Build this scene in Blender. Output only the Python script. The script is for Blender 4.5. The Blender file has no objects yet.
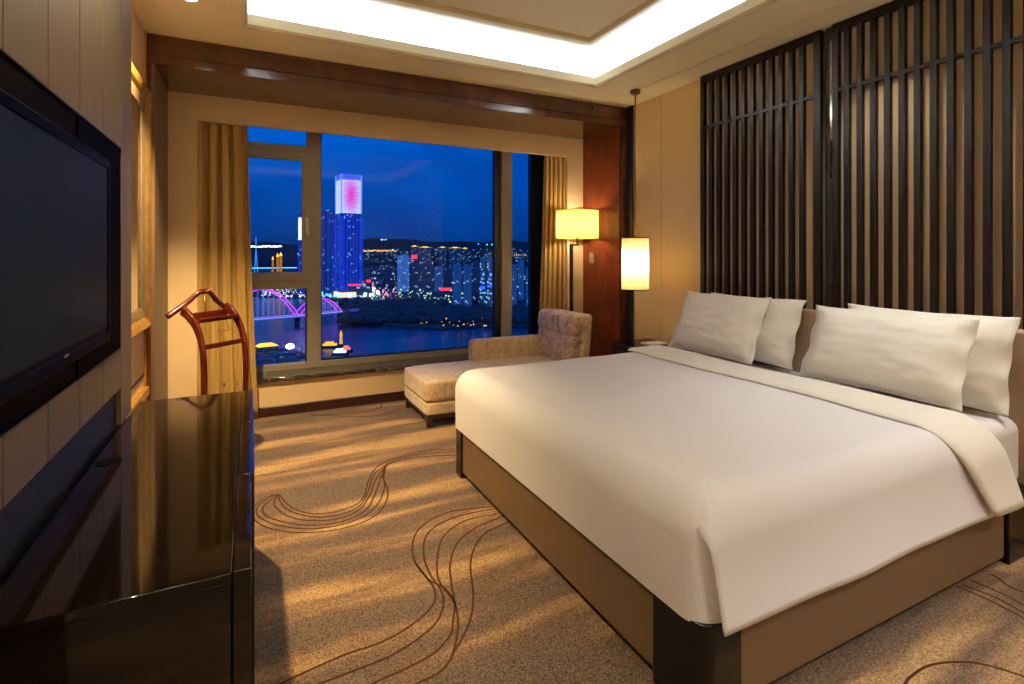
import bpy, bmesh, math, random
from mathutils import Vector, Matrix, noise
random.seed(7)
PI = math.pi
scn = bpy.context.scene
COL = scn.collection
SY, CY, EYE, FPX, HOR = .4465, .8948, 1.4, 525.0, 255.0

# ------------------------------------------------------------------ surveying helpers (metres)
def ray(u, v):
    a = (u - 512) / FPX
    return Vector((SY + CY * a, CY - SY * a, (HOR - v) / FPX))
def on_floor(u, v, z=0.0):
    r = ray(u, v); t = (z - EYE) / r.z
    return Vector((r.x * t, r.y * t, z))
def far(u, d, z):
    """ground point at forward distance d, bearing u, height z"""
    r = ray(u, HOR)
    return Vector((r.x * d, r.y * d, z))
def hgt(v, d):
    return EYE + (HOR - v) / FPX * d

# ------------------------------------------------------------------ materials
def S(v):  # srgb 0-255 to linear
    v = v / 255.0
    return v / 12.92 if v <= .04045 else ((v + .055) / 1.055) ** 2.4
def RGB(r, g, b): return (S(r), S(g), S(b), 1)

class NT:
    def __init__(s, name):
        s.m = bpy.data.materials.new(name); s.m.use_nodes = True
        s.t = s.m.node_tree; s.t.nodes.clear()
        s.out = s.n('ShaderNodeOutputMaterial')
    def n(s, typ, **kw):
        nd = s.t.nodes.new(typ)
        for k, v in kw.items():
            if k in nd.inputs: nd.inputs[k].default_value = v
            else: setattr(nd, k, v)
        return nd
    def l(s, a, b): s.t.links.new(a, b)
    def ramp(s, fac, stops):
        r = s.n('ShaderNodeValToRGB')
        while len(r.color_ramp.elements) < len(stops): r.color_ramp.elements.new(.5)
        for e, (p, c) in zip(r.color_ramp.elements, stops): e.position = p; e.color = c
        s.l(fac, r.inputs['Fac']); return r.outputs['Color']
    def coords(s, scale=(1, 1, 1), kind='Object', rot=(0, 0, 0)):
        tc = s.n('ShaderNodeTexCoord'); mp = s.n('ShaderNodeMapping')
        mp.inputs['Scale'].default_value = scale; mp.inputs['Rotation'].default_value = rot
        s.l(tc.outputs[kind], mp.inputs['Vector']); return mp.outputs['Vector']
    def noise(s, vec, scale=5, detail=3, rough=.5, dist=0):
        n = s.n('ShaderNodeTexNoise'); n.inputs['Scale'].default_value = scale
        n.inputs['Detail'].default_value = detail; n.inputs['Roughness'].default_value = rough
        n.inputs['Distortion'].default_value = dist
        if vec: s.l(vec, n.inputs['Vector'])
        return n.outputs['Fac']
    def math(s, op, a, b=None):
        n = s.n('ShaderNodeMath', operation=op)
        for i, q in enumerate((a, b)):
            if q is None: continue
            if isinstance(q, (int, float)): n.inputs[i].default_value = q
            else: s.l(q, n.inputs[i])
        return n.outputs[0]
    def mix(s, fac, a, b, blend='MIX'):
        n = s.n('ShaderNodeMix', data_type='RGBA', blend_type=blend)
        for i, q in ((0, fac), (6, a), (7, b)):
            if isinstance(q, (int, float, tuple)): n.inputs[i].default_value = q
            else: s.l(q, n.inputs[i])
        return n.outputs[2]
    def bsdf(s, **kw):
        b = s.n('ShaderNodeBsdfPrincipled')
        for k, v in kw.items():
            k = {'color': 'Base Color', 'rough': 'Roughness', 'metal': 'Metallic', 'coat': 'Coat Weight', 'coat_rough': 'Coat Roughness',
                 'spec': 'Specular IOR Level', 'sheen': 'Sheen Weight', 'emit': 'Emission Color', 'estr': 'Emission Strength',
                 'trans': 'Transmission Weight', 'aniso': 'Anisotropic', 'normal': 'Normal'}[k]
            if isinstance(v, (int, float, tuple)): b.inputs[k].default_value = v
            else: s.l(v, b.inputs[k])
        s.l(b.outputs[0], s.out.inputs['Surface']); return b
    def bump(s, h, strength=.3, dist=.01):
        b = s.n('ShaderNodeBump'); b.inputs['Strength'].default_value = strength; b.inputs['Distance'].default_value = dist
        s.l(h, b.inputs['Height']); return b.outputs['Normal']

def m_plain(name, col, rough=.5, metal=0, coat=0, spec=.5, var=.08, scale=6, bump=0, bscale=200):
    t = NT(name)
    v = t.coords()
    f = t.noise(v, scale, 3)
    c1 = tuple(min(1, x * (1 - var)) for x in col[:3]) + (1,); c2 = tuple(min(1, x * (1 + var)) for x in col[:3]) + (1,)
    c = t.ramp(f, [(.3, c1), (.7, c2)])
    kw = dict(color=c, rough=rough, metal=metal, coat=coat, coat_rough=.05, spec=spec)
    if bump: kw['normal'] = t.bump(t.noise(v, bscale, 2), bump, .002)
    t.bsdf(**kw); return t.m

def m_wood(name, dark, light, scale=(1, 1, 12), rough=.3, coat=.3, nscale=3, spec=.5):
    t = NT(name)
    v = t.coords(scale)
    f = t.noise(v, nscale, 5, .6, .6)
    c = t.ramp(f, [(.3, dark), (.72, light)])
    g = t.noise(t.coords(tuple(q * 6 for q in scale)), nscale * 2, 2)
    c = t.mix(t.math('MULTIPLY', g, .35), c, dark)
    t.bsdf(color=c, rough=rough, coat=coat, coat_rough=.06, spec=spec); return t.m

def m_emit(name, col, strength):
    t = NT(name); e = t.n('ShaderNodeEmission'); e.inputs[0].default_value = col; e.inputs[1].default_value = strength
    t.l(e.outputs[0], t.out.inputs['Surface']); return t.m

M = {}
M['ceiling'] = m_plain('ceiling_paint', RGB(250, 238, 200), .8, var=.02)
M['ceiling_white'] = m_plain('tray_paint', RGB(240, 236, 226), .8, var=.01)
M['tray_panel'] = m_plain('tray_panel_paint', RGB(255, 249, 230), .8, var=.02)
M['lip'] = m_plain('lip_paint', RGB(238, 232, 215), .7, var=.01)
M['bead'] = m_plain('bead_bronze', RGB(196, 176, 136), .4, var=.05)
M['wallpaper'] = m_plain('wallpaper_tan', RGB(222, 192, 148), .65, var=.04, scale=2, bump=.1)
M['wall_panel'] = m_plain('upholstered_panel', RGB(240, 208, 146), .36, var=.03, scale=2, bump=.15, bscale=300)
M['screen_back'] = m_plain('screen_backing', RGB(172, 144, 112), .7, var=.04, scale=3, bump=.15)
M['plaster'] = m_plain('plaster_beige', RGB(205, 180, 140), .8, var=.03)
M['black'] = m_plain('matte_black', RGB(16, 13, 12), .5, var=.05)
M['alcove_wood'] = m_wood('mahogany_veneer', RGB(52, 24, 12), RGB(98, 50, 28), (1.2, 1.2, .35), .16, .5, 4)
M['beam_wood'] = m_wood('beam_veneer', RGB(62, 32, 18), RGB(112, 66, 38), (.4, 2.5, 2.5), .14, .5, 4)
M['jamb_burl'] = m_wood('jamb_veneer', RGB(74, 26, 9), RGB(144, 64, 24), (.9, .9, .6), .38, .08, 5, spec=.3)
M['base_wood'] = m_wood('baseboard_wood', RGB(38, 14, 10), RGB(66, 26, 18), (.5, 3, 3), .3, .3)
M['lattice'] = m_wood('espresso_wood', RGB(14, 8, 7), RGB(30, 16, 12), (6, 6, .5), .35, .0, spec=.22)
M['lacquer'] = m_wood('dark_lacquer', RGB(12, 7, 4), RGB(24, 14, 8), (3, .6, 3), .06, .35, 3, spec=.55)
M['post'] = m_wood('bed_post_wood', RGB(9, 6, 5), RGB(20, 13, 11), (5, 5, .6), .25, .2, spec=.35)
M['valet'] = m_wood('cherry_wood', RGB(66, 16, 6), RGB(112, 34, 14), (3, 3, 1), .22, .5)
M['taupe'] = m_plain('taupe_panel', RGB(118, 98, 74), .42, var=.08, scale=1.2, spec=.4)
M['taupe_edge'] = m_plain('taupe_panel_edge', RGB(112, 86, 64), .45, var=.05)
M['gloss_black'] = m_plain('black_glass', RGB(5, 4, 4), .45, spec=.04, var=.02)
M['niche'] = m_wood('niche_wood', RGB(9, 5, 4), RGB(17, 9, 6), (3, .6, 3), .45, .0, spec=.05)
M['tv_body'] = m_plain('tv_plastic', RGB(8, 7, 8), .3, spec=.08, var=.02)
M['silver'] = m_plain('brushed_metal', RGB(176, 170, 160), .3, metal=1, var=.04)
M['bronze'] = m_plain('bronze_metal', RGB(120, 100, 76), .35, metal=.9, var=.05)
M['dark_metal'] = m_plain('dark_metal', RGB(52, 42, 34), .35, metal=.8, var=.05)
M['gold'] = m_plain('gilded_frame', RGB(206, 160, 74), .38, metal=.75, var=.2, scale=14)
M['brass'] = m_plain('brass', RGB(190, 150, 80), .3, metal=1)
M['mirror'] = m_plain('mirror_glass', RGB(200, 200, 196), .03, metal=1, var=.0)
M['win_frame'] = m_plain('window_aluminium', RGB(152, 142, 122), .45, metal=.15, var=.03)
M['win_dark'] = m_plain('gasket_shaded_frame_black', RGB(16, 14, 16), .5)
M['leather'] = m_plain('bed_leather', RGB(116, 92, 66), .42, var=.05, scale=3, bump=.15, bscale=260)
M['headboard'] = m_plain('headboard_leather', RGB(172, 146, 118), .5, var=.04, bump=.1)
M['linen'] = m_plain('white_linen', RGB(234, 232, 234), .75, var=.01, scale=3)
M['pillow'] = m_plain('white_pillow_cotton', RGB(238, 234, 222), .8, var=.015, scale=4)
M['switch'] = m_plain('switch_plastic', RGB(150, 130, 102), .4)
M['floor_slab'] = m_plain('floor_slab', RGB(90, 70, 50), .9)

def m_carpet():
    t = NT('wool_carpet')
    v = t.coords((.28, 3.0, 1), rot=(0, 0, math.radians(-3)))
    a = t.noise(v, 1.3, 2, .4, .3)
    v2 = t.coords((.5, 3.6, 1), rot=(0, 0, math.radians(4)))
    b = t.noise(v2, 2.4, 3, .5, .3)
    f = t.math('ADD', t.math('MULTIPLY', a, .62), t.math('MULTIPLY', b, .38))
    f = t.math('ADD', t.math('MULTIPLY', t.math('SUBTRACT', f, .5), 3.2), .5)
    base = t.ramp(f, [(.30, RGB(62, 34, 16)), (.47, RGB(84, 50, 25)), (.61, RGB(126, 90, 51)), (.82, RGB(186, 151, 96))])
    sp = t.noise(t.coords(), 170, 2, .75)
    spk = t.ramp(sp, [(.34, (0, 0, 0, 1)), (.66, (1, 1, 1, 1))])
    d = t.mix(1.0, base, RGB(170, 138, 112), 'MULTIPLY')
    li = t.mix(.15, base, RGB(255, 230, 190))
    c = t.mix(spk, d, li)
    t.bsdf(color=c, rough=.95, spec=.1, sheen=.2, normal=t.bump(sp, .4, .004)); return t.m
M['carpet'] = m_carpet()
M['carpet_line'] = m_plain('carpet_line_pile', RGB(74, 42, 22), .95, var=.2, scale=80, spec=.1)

def m_curtain():
    t = NT('gold_satin')
    v = t.coords((40, 40, .6)); f = t.noise(v, 4, 2)
    c = t.ramp(f, [(.3, RGB(158, 120, 52)), (.7, RGB(196, 158, 84))])
    t.bsdf(color=c, rough=.4, sheen=.4, spec=.4); return t.m
M['curtain'] = m_curtain()

def m_velvet(name, stops):
    t = NT(name)
    v = t.coords()
    f = t.noise(v, 9, 5, .7, 1.2); g = t.noise(v, 42, 4, .7, .5)
    h = t.math('ADD', t.math('MULTIPLY', f, .5), t.math('MULTIPLY', g, .5))
    c = t.ramp(h, stops)
    t.bsdf(color=c, rough=.55, sheen=.5, spec=.3, normal=t.bump(g, .25, .003)); return t.m
M['velvet'] = m_velvet('crushed_velvet', [(.40, RGB(150, 108, 88)), (.48, RGB(200, 168, 136)), (.55, RGB(226, 202, 168))])
M['velvet_soft'] = m_velvet('beige_velvet', [(.36, RGB(184, 150, 116)), (.48, RGB(216, 188, 146)), (.6, RGB(232, 208, 168))])

def m_marble():
    t = NT('black_marble')
    v = t.coords((1, 3, 3)); f = t.noise(v, 5, 6, .65, 2.5)
    c = t.ramp(f, [(.3, RGB(20, 17, 15)), (.53, RGB(34, 28, 24)), (.565, RGB(150, 130, 100)), (.6, RGB(30, 24, 20))])
    t.bsdf(color=c, rough=.06, coat=.6); return t.m
M['marble'] = m_marble()

def m_shade(name, col, tr):
    t = NT(name)
    a = t.n('ShaderNodeBsdfTranslucent'); b = t.n('ShaderNodeBsdfDiffuse'); x = t.n('ShaderNodeMixShader')
    f = t.noise(t.coords((60, 60, 400)), 6, 2)
    c = t.ramp(f, [(.3, tuple(q * .94 for q in col[:3]) + (1,)), (.7, col)])
    t.l(c, a.inputs[0]); t.l(c, b.inputs[0]); x.inputs[0].default_value = tr
    t.l(b.outputs[0], x.inputs[1]); t.l(a.outputs[0], x.inputs[2]); t.l(x.outputs[0], t.out.inputs['Surface']); return t.m
M['shade'] = m_shade('parchment_shade', RGB(254, 232, 172), .45)
M['shade_drum'] = m_shade('drum_shade_fabric', RGB(254, 222, 130), .42)

def m_glass():
    t = NT('window_glass')
    a = t.n('ShaderNodeBsdfTransparent'); a.inputs[0].default_value = (.93, .96, 1, 1)
    b = t.n('ShaderNodeBsdfGlossy'); b.inputs['Roughness'].default_value = .0
    x = t.n('ShaderNodeMixShader'); x.inputs[0].default_value = .006
    t.l(a.outputs[0], x.inputs[1]); t.l(b.outputs[0], x.inputs[2]); t.l(x.outputs[0], t.out.inputs['Surface']); return t.m
M['glass'] = m_glass()

def m_screen():
    t = NT('tv_screen_glass')
    t.bsdf(color=RGB(32, 36, 42), rough=.28, spec=.12); return t.m
M['screen'] = m_screen()
for k in ('gloss_black', 'niche', 'tv_body', 'screen'):
    for nd in M[k].node_tree.nodes:
        if nd.type == 'BSDF_PRINCIPLED': nd.inputs['IOR'].default_value = 1.13
M['led'] = m_emit('cove_led', (.76, .87, 1, 1), 175)
M['bulb'] = m_emit('downlight_diffuser', (1, .86, .62, 1), 12)

# ------------------------------------------------------------------ mesh helpers
def BM(): return bmesh.new()
def box(bm, x0, x1, y0, y1, z0, z1, mi=0):
    vs = [bm.verts.new((x, y, z)) for z in (z0, z1) for y in (y0, y1) for x in (x0, x1)]
    fs = []
    for q in ((0, 2, 3, 1), (4, 5, 7, 6), (0, 1, 5, 4), (2, 6, 7, 3), (0, 4, 6, 2), (1, 3, 7, 5)):
        f = bm.faces.new([vs[i] for i in q]); f.material_index = mi; fs.append(f)
    return vs
def poly(bm, pts, z0, z1, mi=0, axis='z'):
    """extrude a 2-D outline; axis z: pts=(x,y); axis y: pts=(x,z) between y=z0..z1; axis x: pts=(y,z)"""
    def P(p, h):
        return (p[0], p[1], h) if axis == 'z' else ((p[0], h, p[1]) if axis == 'y' else (h, p[0], p[1]))
    a = [bm.verts.new(P(p, z0)) for p in pts]; b = [bm.verts.new(P(p, z1)) for p in pts]
    n = len(pts)
    bm.faces.new(a).material_index = mi; bm.faces.new(b).material_index = mi
    for i in range(n):
        bm.faces.new((a[i], a[(i + 1) % n], b[(i + 1) % n], b[i])).material_index = mi
    return a + b
def tube(bm, pts, r, seg=10, closed=False):
    pts = [Vector(p) for p in pts]; rings = []
    rr = r if isinstance(r, (list, tuple)) else [r] * len(pts)
    up = Vector((0, 0, 1))
    for i, p in enumerate(pts):
        d = (pts[min(i + 1, len(pts) - 1)] - pts[max(i - 1, 0)]).normalized()
        a = d.cross(up) if abs(d.dot(up)) < .95 else d.cross(Vector((1, 0, 0)))
        a.normalize(); b = d.cross(a).normalized()
        rings.append([bm.verts.new(p + (a * math.cos(2 * PI * k / seg) + b * math.sin(2 * PI * k / seg)) * rr[i]) for k in range(seg)])
    for i in range(len(rings) - 1):
        for k in range(seg):
            bm.faces.new((rings[i][k], rings[i][(k + 1) % seg], rings[i + 1][(k + 1) % seg], rings[i + 1][k]))
    bm.faces.new(rings[0]); bm.faces.new(rings[-1])
def lathe(bm, prof, cx, cy, seg=40, cap=True):
    rings = []
    for r, z in prof:
        rings.append([bm.verts.new((cx + r * math.cos(2 * PI * k / seg), cy + r * math.sin(2 * PI * k / seg), z)) for k in range(seg)])
    for i in range(len(rings) - 1):
        for k in range(seg):
            bm.faces.new((rings[i][k], rings[i][(k + 1) % seg], rings[i + 1][(k + 1) % seg], rings[i + 1][k]))
    if cap:
        bm.faces.new(rings[0]); bm.faces.new(rings[-1])
def sweep(bm, path, prof, updir=Vector((0, 0, 1)), closed=False):
    """sweep a closed 2-D profile (a along side, b along updir-ish) along a path"""
    path = [Vector(p) for p in path]; rings = []
    for i, p in enumerate(path):
        d = (path[min(i + 1, len(path) - 1)] - path[max(i - 1, 0)]).normalized()
        side = d.cross(updir).normalized(); nrm = side.cross(d).normalized()
        pr = prof(i / (len(path) - 1)) if callable(prof) else prof
        rings.append([bm.verts.new(p + side * a + nrm * b) for a, b in pr])
    n = len(rings[0])
    for i in range(len(rings) - 1):
        for k in range(n):
            bm.faces.new((rings[i][k], rings[i][(k + 1) % n], rings[i + 1][(k + 1) % n], rings[i + 1][k]))
    bm.faces.new(rings[0]); bm.faces.new(rings[-1])
def grid(bm, nu, nv, fn, mi=0):
    g = [[bm.verts.new(fn(i / nu, j / nv)) for j in range(nv + 1)] for i in range(nu + 1)]
    for i in range(nu):
        for j in range(nv):
            bm.faces.new((g[i][j], g[i + 1][j], g[i + 1][j + 1], g[i][j + 1])).material_index = mi
    return g

def wloc(o):
    v = Vector((0, 0, 0))
    while o is not None: v += o.location; o = o.parent
    return v
def obj(name, bm, mat, parent=None, local=False, bevel=0, smooth=False, seg=2, subd=0, solid=0):
    bmesh.ops.recalc_face_normals(bm, faces=bm.faces)
    me = bpy.data.meshes.new(name)
    loc = Vector((0, 0, 0))
    if not local:
        if parent is not None: off = wloc(parent)
        else:
            xs = [v.co for v in bm.verts]
            off = Vector(((min(c.x for c in xs) + max(c.x for c in xs)) / 2, (min(c.y for c in xs) + max(c.y for c in xs)) / 2, min(c.z for c in xs)))
            loc = off
        bmesh.ops.translate(bm, verts=bm.verts, vec=-off)
    bm.to_mesh(me); bm.free()
    for m in (mat if isinstance(mat, (list, tuple)) else [mat]): me.materials.append(m)
    if smooth:
        for p in me.polygons: p.use_smooth = True
    o = bpy.data.objects.new(name, me); COL.objects.link(o); o.location = loc
    if parent is not None: o.parent = parent
    if solid:
        s = o.modifiers.new('solid', 'SOLIDIFY'); s.thickness = solid; s.offset = 0
    if bevel:
        b = o.modifiers.new('bevel', 'BEVEL'); b.width = bevel; b.segments = seg; b.limit_method = 'ANGLE'; b.angle_limit = math.radians(40)
        b.harden_normals = False
        if not smooth:
            for p in me.polygons: p.use_smooth = True
            if hasattr(me, 'set_sharp_from_angle'): me.set_sharp_from_angle(angle=math.radians(35))
    if subd:
        s = o.modifiers.new('sub', 'SUBSURF'); s.levels = subd; s.render_levels = subd
    return o
def tag(o, label, cat, group=None, kind=None):
    if label: o['label'] = label
    if cat: o['category'] = cat
    if group: o['group'] = group
    if kind: o['kind'] = kind
    return o
def thing(name, label, cat, loc=(0, 0, 0), rz=0, group=None, kind=None):
    o = bpy.data.objects.new(name, None); COL.objects.link(o); o.empty_display_size = .1
    o.location = loc; o.rotation_euler = (0, 0, rz)
    return tag(o, label, cat, group, kind)
def struct(name, bm, mat, label=None, cat=None, **kw):
    o = obj(name, bm, mat, **kw); return tag(o, label, cat, kind='structure')
def dup(root, loc, rz=None, label=None):
    r = root.copy(); COL.objects.link(r); r.location = loc
    if rz is not None: r.rotation_euler = (r.rotation_euler[0], r.rotation_euler[1], rz)
    if label: r['label'] = label
    def rec(src, dst):
        for ch in src.children:
            if ch.name.startswith('__'): continue
            c = ch.copy(); COL.objects.link(c); c.parent = dst; rec(ch, c)
    rec(root, r); return r
def smoothpath(pts, n=8):
    P = [Vector(p) for p in pts]; out = []
    for i in range(len(P) - 1):
        p0, p1, p2, p3 = P[max(i - 1, 0)], P[i], P[i + 1], P[min(i + 2, len(P) - 1)]
        for k in range(n):
            t = k / n
            out.append(.5 * ((2 * p1) + (p2 - p0) * t + (2 * p0 - 5 * p1 + 4 * p2 - p3) * t * t + (3 * p1 - p0 - 3 * p2 + p3) * t ** 3))
    out.append(P[-1]); return out

# ------------------------------------------------------------------ room dimensions
XL, XR, YB, H = -.623, 3.386, 4.19, 2.875       # left wall, right wall, front of window alcove, ceiling
Y1, Y2, YG = 4.85, 5.01, 5.25                   # alcove back wall, low wall under the window, window frame
AJL, AJR, ZS = -.572, 3.30, 2.678               # alcove side panels and soffit
ZH = 2.472                                       # window header
YN = -1.4                                        # wall behind the viewer

# ---- floor: carpet with the curved lines woven in
bm = BM()
box(bm, XL - .1, XR + .1, YN, Y2 + .1, -.05, 0)
def ribbon(bm, uv, ox, oy, sc, w=.009):
    pts = smoothpath([on_floor(ox + a / sc, oy + b / sc) for a, b in uv], 6)
    prev = None
    for i, p in enumerate(pts):
        d = (pts[min(i + 1, len(pts) - 1)] - pts[max(i - 1, 0)]); d.z = 0
        if d.length < 1e-6: continue
        d.normalize(); n = Vector((-d.y, d.x, 0)) * w / 2
        cur = [bm.verts.new(p + n), bm.verts.new(p + n * .8 + Vector((0, 0, .0012))), bm.verts.new(p - n * .8 + Vector((0, 0, .0012))), bm.verts.new(p - n)]
        if prev:
            for k in range(3): bm.faces.new((prev[k], prev[k + 1], cur[k + 1], cur[k])).material_index = 1
        prev = cur
A5 = (250, 400, 4.273)
for s in ([(120,402),(60,420),(20,455),(12,500),(60,540),(160,563),(280,565),(400,548),(500,515),(560,470),(588,415),(585,370),(568,330),(570,300),(585,285)],
          [(120,402),(70,425),(30,460),(35,495),(100,530),(200,548),(300,548),(420,525),(510,480),(555,430),(575,370),(572,330),(580,285)],
          [(122,404),(85,430),(55,460),(70,495),(140,520),(240,535),(340,530),(430,508),(500,465),(535,400),(560,330),(575,295)],
          [(124,405),(105,430),(108,455),(150,490),(220,512),(320,515),(400,500),(470,465),(510,410),(535,345),(570,290)],
          [(126,406),(125,425),(150,460),(200,485),(280,500),(360,495),(430,475),(480,440),(505,390),(530,320),(570,285),(640,250),(760,228),(860,222),(1000,218)],
          [(128,406),(150,435),(190,465),(260,485),(340,482),(410,465),(465,440),(490,405),(505,350),(530,300),(570,268),(640,243),(760,216),(860,210),(1000,206)],
          [(560,300),(600,272),(680,250),(780,240),(870,236),(1000,232)],
          [(560,8),(560,30),(520,45),(400,60),(260,65)], [(640,35),(600,55),(500,70),(350,68),(250,60)]):
    ribbon(bm, s, *A5)
A6 = (380, 480, 3.35)
for s in ([(420,84),(350,92),(240,105),(160,140),(120,180),(108,230),(120,280),(150,320),(180,360),(185,400),(160,440),(100,490),(0,545),(-130,590),(-350,690)],
          [(430,88),(350,102),(250,125),(180,160),(150,200),(148,260),(170,320),(205,370),(212,420),(190,475),(130,530),(60,575),(0,605),(-130,655),(-220,690)],
          [(440,95),(380,115),(290,135),(220,180),(195,240),(195,330),(240,395),(255,430),(262,490),(250,560),(230,610),(190,650),(120,684),(60,720)],
          [(450,105),(390,130),(320,160),(260,210),(235,280),(240,350),(250,410),(245,470),(235,520),(180,580),(90,630),(0,670),(-60,700)],
          [(470,120),(410,150),(350,180),(315,230),(303,290),(312,380),(305,460),(275,530),(245,580)],
          [(120,280),(165,335),(205,355),(240,390),(255,430)]):
    ribbon(bm, s, *A6)
A7 = (780, 560, 4.197)
for s in ([(505,600),(525,520),(560,480),(620,445),(700,430),(800,430),(900,450),(1024,490),(1200,560)],
          [(740,110),(790,130),(900,180),(1024,245),(1200,340)], [(760,105),(810,120),(920,165),(1024,222),(1200,310)],
          [(800,85),(850,105),(950,150),(1024,190),(1200,270)], [(880,60),(915,75),(960,110),(1024,135),(1200,180)]):
    ribbon(bm, s, *A7)
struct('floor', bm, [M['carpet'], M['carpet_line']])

# ---- ceiling with recessed light tray
TX0, TX1, TY1, TY0 = -.045, 2.726, 3.80, -.6
CT = H + .205
bm = BM()
box(bm, XL - .1, TX0, YN, YB + .7, H, H + .02)
box(bm, TX1, 3.10, YN, YB + .7, H, H + .02)
box(bm, 3.104, XR + .1, YN, YB + .7, H, H + .02)
box(bm, 3.09, 3.12, YN, YB + .7, H + .02, H + .03)
box(bm, TX0, TX1, TY1, YB + .7, H, H + .02)
box(bm, TX0, TX1, YN, TY0, H, H + .02)
# upstand walls of the cove, behind the ledge
L = .22
box(bm, TX0 - L - .02, TX1 + L + .02, TY1 + L, TY1 + L + .02, H + .02, CT)
box(bm, TX0 - L - .02, TX1 + L + .02, TY0 - L - .02, TY0 - L, H + .02, CT)
box(bm, TX0 - L - .02, TX0 - L, TY0 - L, TY1 + L, H + .02, CT)
box(bm, TX1 + L, TX1 + L + .02, TY0 - L, TY1 + L, H + .02, CT)
struct('ceiling', bm, M['ceiling'])
bm = BM()
box(bm, TX0 - L - .02, TX1 + L + .02, TY0 - L - .02, TY1 + L + .02, CT, CT + .03)
struct('ceiling_upper', bm, M['ceiling_white'])
def frame_ring(bm, x0, x1, y0, y1, prof):
    """profile (inset, z) closed, swept with mitres round a rectangle"""
    cs = [(x0, y0, 1, 1), (x1, y0, -1, 1), (x1, y1, -1, -1), (x0, y1, 1, -1)]
    R = [[bm.verts.new((x + sx * a, y + sy * a, z)) for a, z in prof] for x, y, sx, sy in cs]
    n = len(prof)
    for i in range(4):
        for k in range(n):
            bm.faces.new((R[i][k], R[i][(k + 1) % n], R[(i + 1) % 4][(k + 1) % n], R[(i + 1) % 4][k]))
bm = BM()
frame_ring(bm, TX0, TX1, TY0, TY1, [(-.004, H - .012), (.020, H - .012), (.030, H + .004), (.030, H + .075), (.008, H + .075), (.008, H + .014), (-.004, H + .014)])
struct('trim_1', bm, M['lip'], 'white stepped lip round the edge of the lit ceiling tray', 'ceiling trim')
bm = BM()
frame_ring(bm, TX0, TX1, TY0, TY1, [(.019, H - .0135), (.024, H - .0135), (.033, H + .003), (.033, H + .008), (.029, H + .008)])
struct('trim_2', bm, M['bead'])
IX0, IX1, IY0, IY1 = TX0 + .37, TX1 - .37, TY0 + .4, TY1 - .43
bm = BM(); box(bm, IX0, IX1, IY0, IY1, CT - .006, CT)
struct('ceiling_panel', bm, M['tray_panel'], 'cream panel in the middle of the ceiling tray', 'ceiling panel')
bm = BM()
frame_ring(bm, IX0, IX1, IY0, IY1, [(-.018, CT - .022), (-.010, CT - .030), (.010, CT - .030), (.02, CT - .018), (.02, CT - .001), (-.018, CT - .001)])
struct('trim_3', bm, M['bead'])
# LED strips lying on the ledge (real lamps in the cove)
zl = H + .022
for (x0, x1, y0, y1, lab) in ((TX0 - .03, TX1 + .03, TY1 + .06, TY1 + .09, 'glowing light strip in the ceiling cove nearest the window'),
                             (TX0 - .03, TX1 + .03, TY0 - .09, TY0 - .06, 'glowing light strip in the ceiling cove farthest from the window'),
                             (TX0 - .09, TX0 - .06, TY0, TY1, 'glowing light strip in the ceiling cove on the television side'),
                             (TX1 + .06, TX1 + .09, TY0, TY1, 'glowing light strip in the ceiling cove on the headboard side')):
    bm = BM(); box(bm, x0, x1, y0, y1, zl, zl + .012)
    tag(obj('light_strip', bm, M['led']), lab, 'light strip', 'cove light strips')

# ---- walls
bm = BM(); box(bm, XL - .1, XL, YN, YB, 0, H); box(bm, XL - .1, XL, YB, YB + .1, 0, H)
struct('wall_left', bm, M['wallpaper'])
bm = BM(); box(bm, XL - .1, XR + .1, YN - .1, YN, 0, H); struct('wall_rear', bm, M['plaster'])
bm = BM()
box(bm, XR + .012, XR + .1, YN, YB + .02, 0, H)
for y0, y1 in ((3.712, YB), (3.18, 3.708), (YN, .82)): box(bm, XR, XR + .012, y0, y1, .1, H)
box(bm, XR, XR + .012, YN, YB, 0, .1)
struct('wall_right', bm, M['wall_panel'])
bm = BM()
box(bm, AJL - .06, -.377, Y1, Y1 + .05, 0, ZS + .1)
box(bm, 3.095, AJR + .06, Y1, Y1 + .05, 0, ZS + .1)
box(bm, -.377, 3.095, Y1, Y1 + .05, ZH, ZS + .1)
struct('wall_window', bm, M['wallpaper'])
bm = BM()
box(bm, -.6, 3.4, Y2, YG + .15, 0, .30)
struct('wall_low', bm, M['wallpaper'], 'low tan wall under the window sill', 'wall')
bm = BM()      # pocket sides and top, behind the curtains
box(bm, -.62, -.55, Y1 + .05, YG + .15, 0, 2.9); box(bm, 3.35, 3.42, Y1 + .05, YG + .15, 0, 2.9)
box(bm, -.62, 3.42, Y1 + .05, YG + .15, 2.72, 2.9)
struct('wall_pocket', bm, M['plaster'])
bm = BM(); box(bm, -.377, 3.095, Y2 - .012, Y2, 0, .088); box(bm, -.377, 3.095, Y2 - .016, Y2, .075, .083)
struct('baseboard_window', bm, M['base_wood'], bevel=.003)
bm = BM(); box(bm, -.55, 3.35, Y2 - .03, YG + .02, .30, .34)
struct('sill_1', bm, M['marble'], 'polished black marble sill under the window', 'window sill', bevel=.006)

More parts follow.
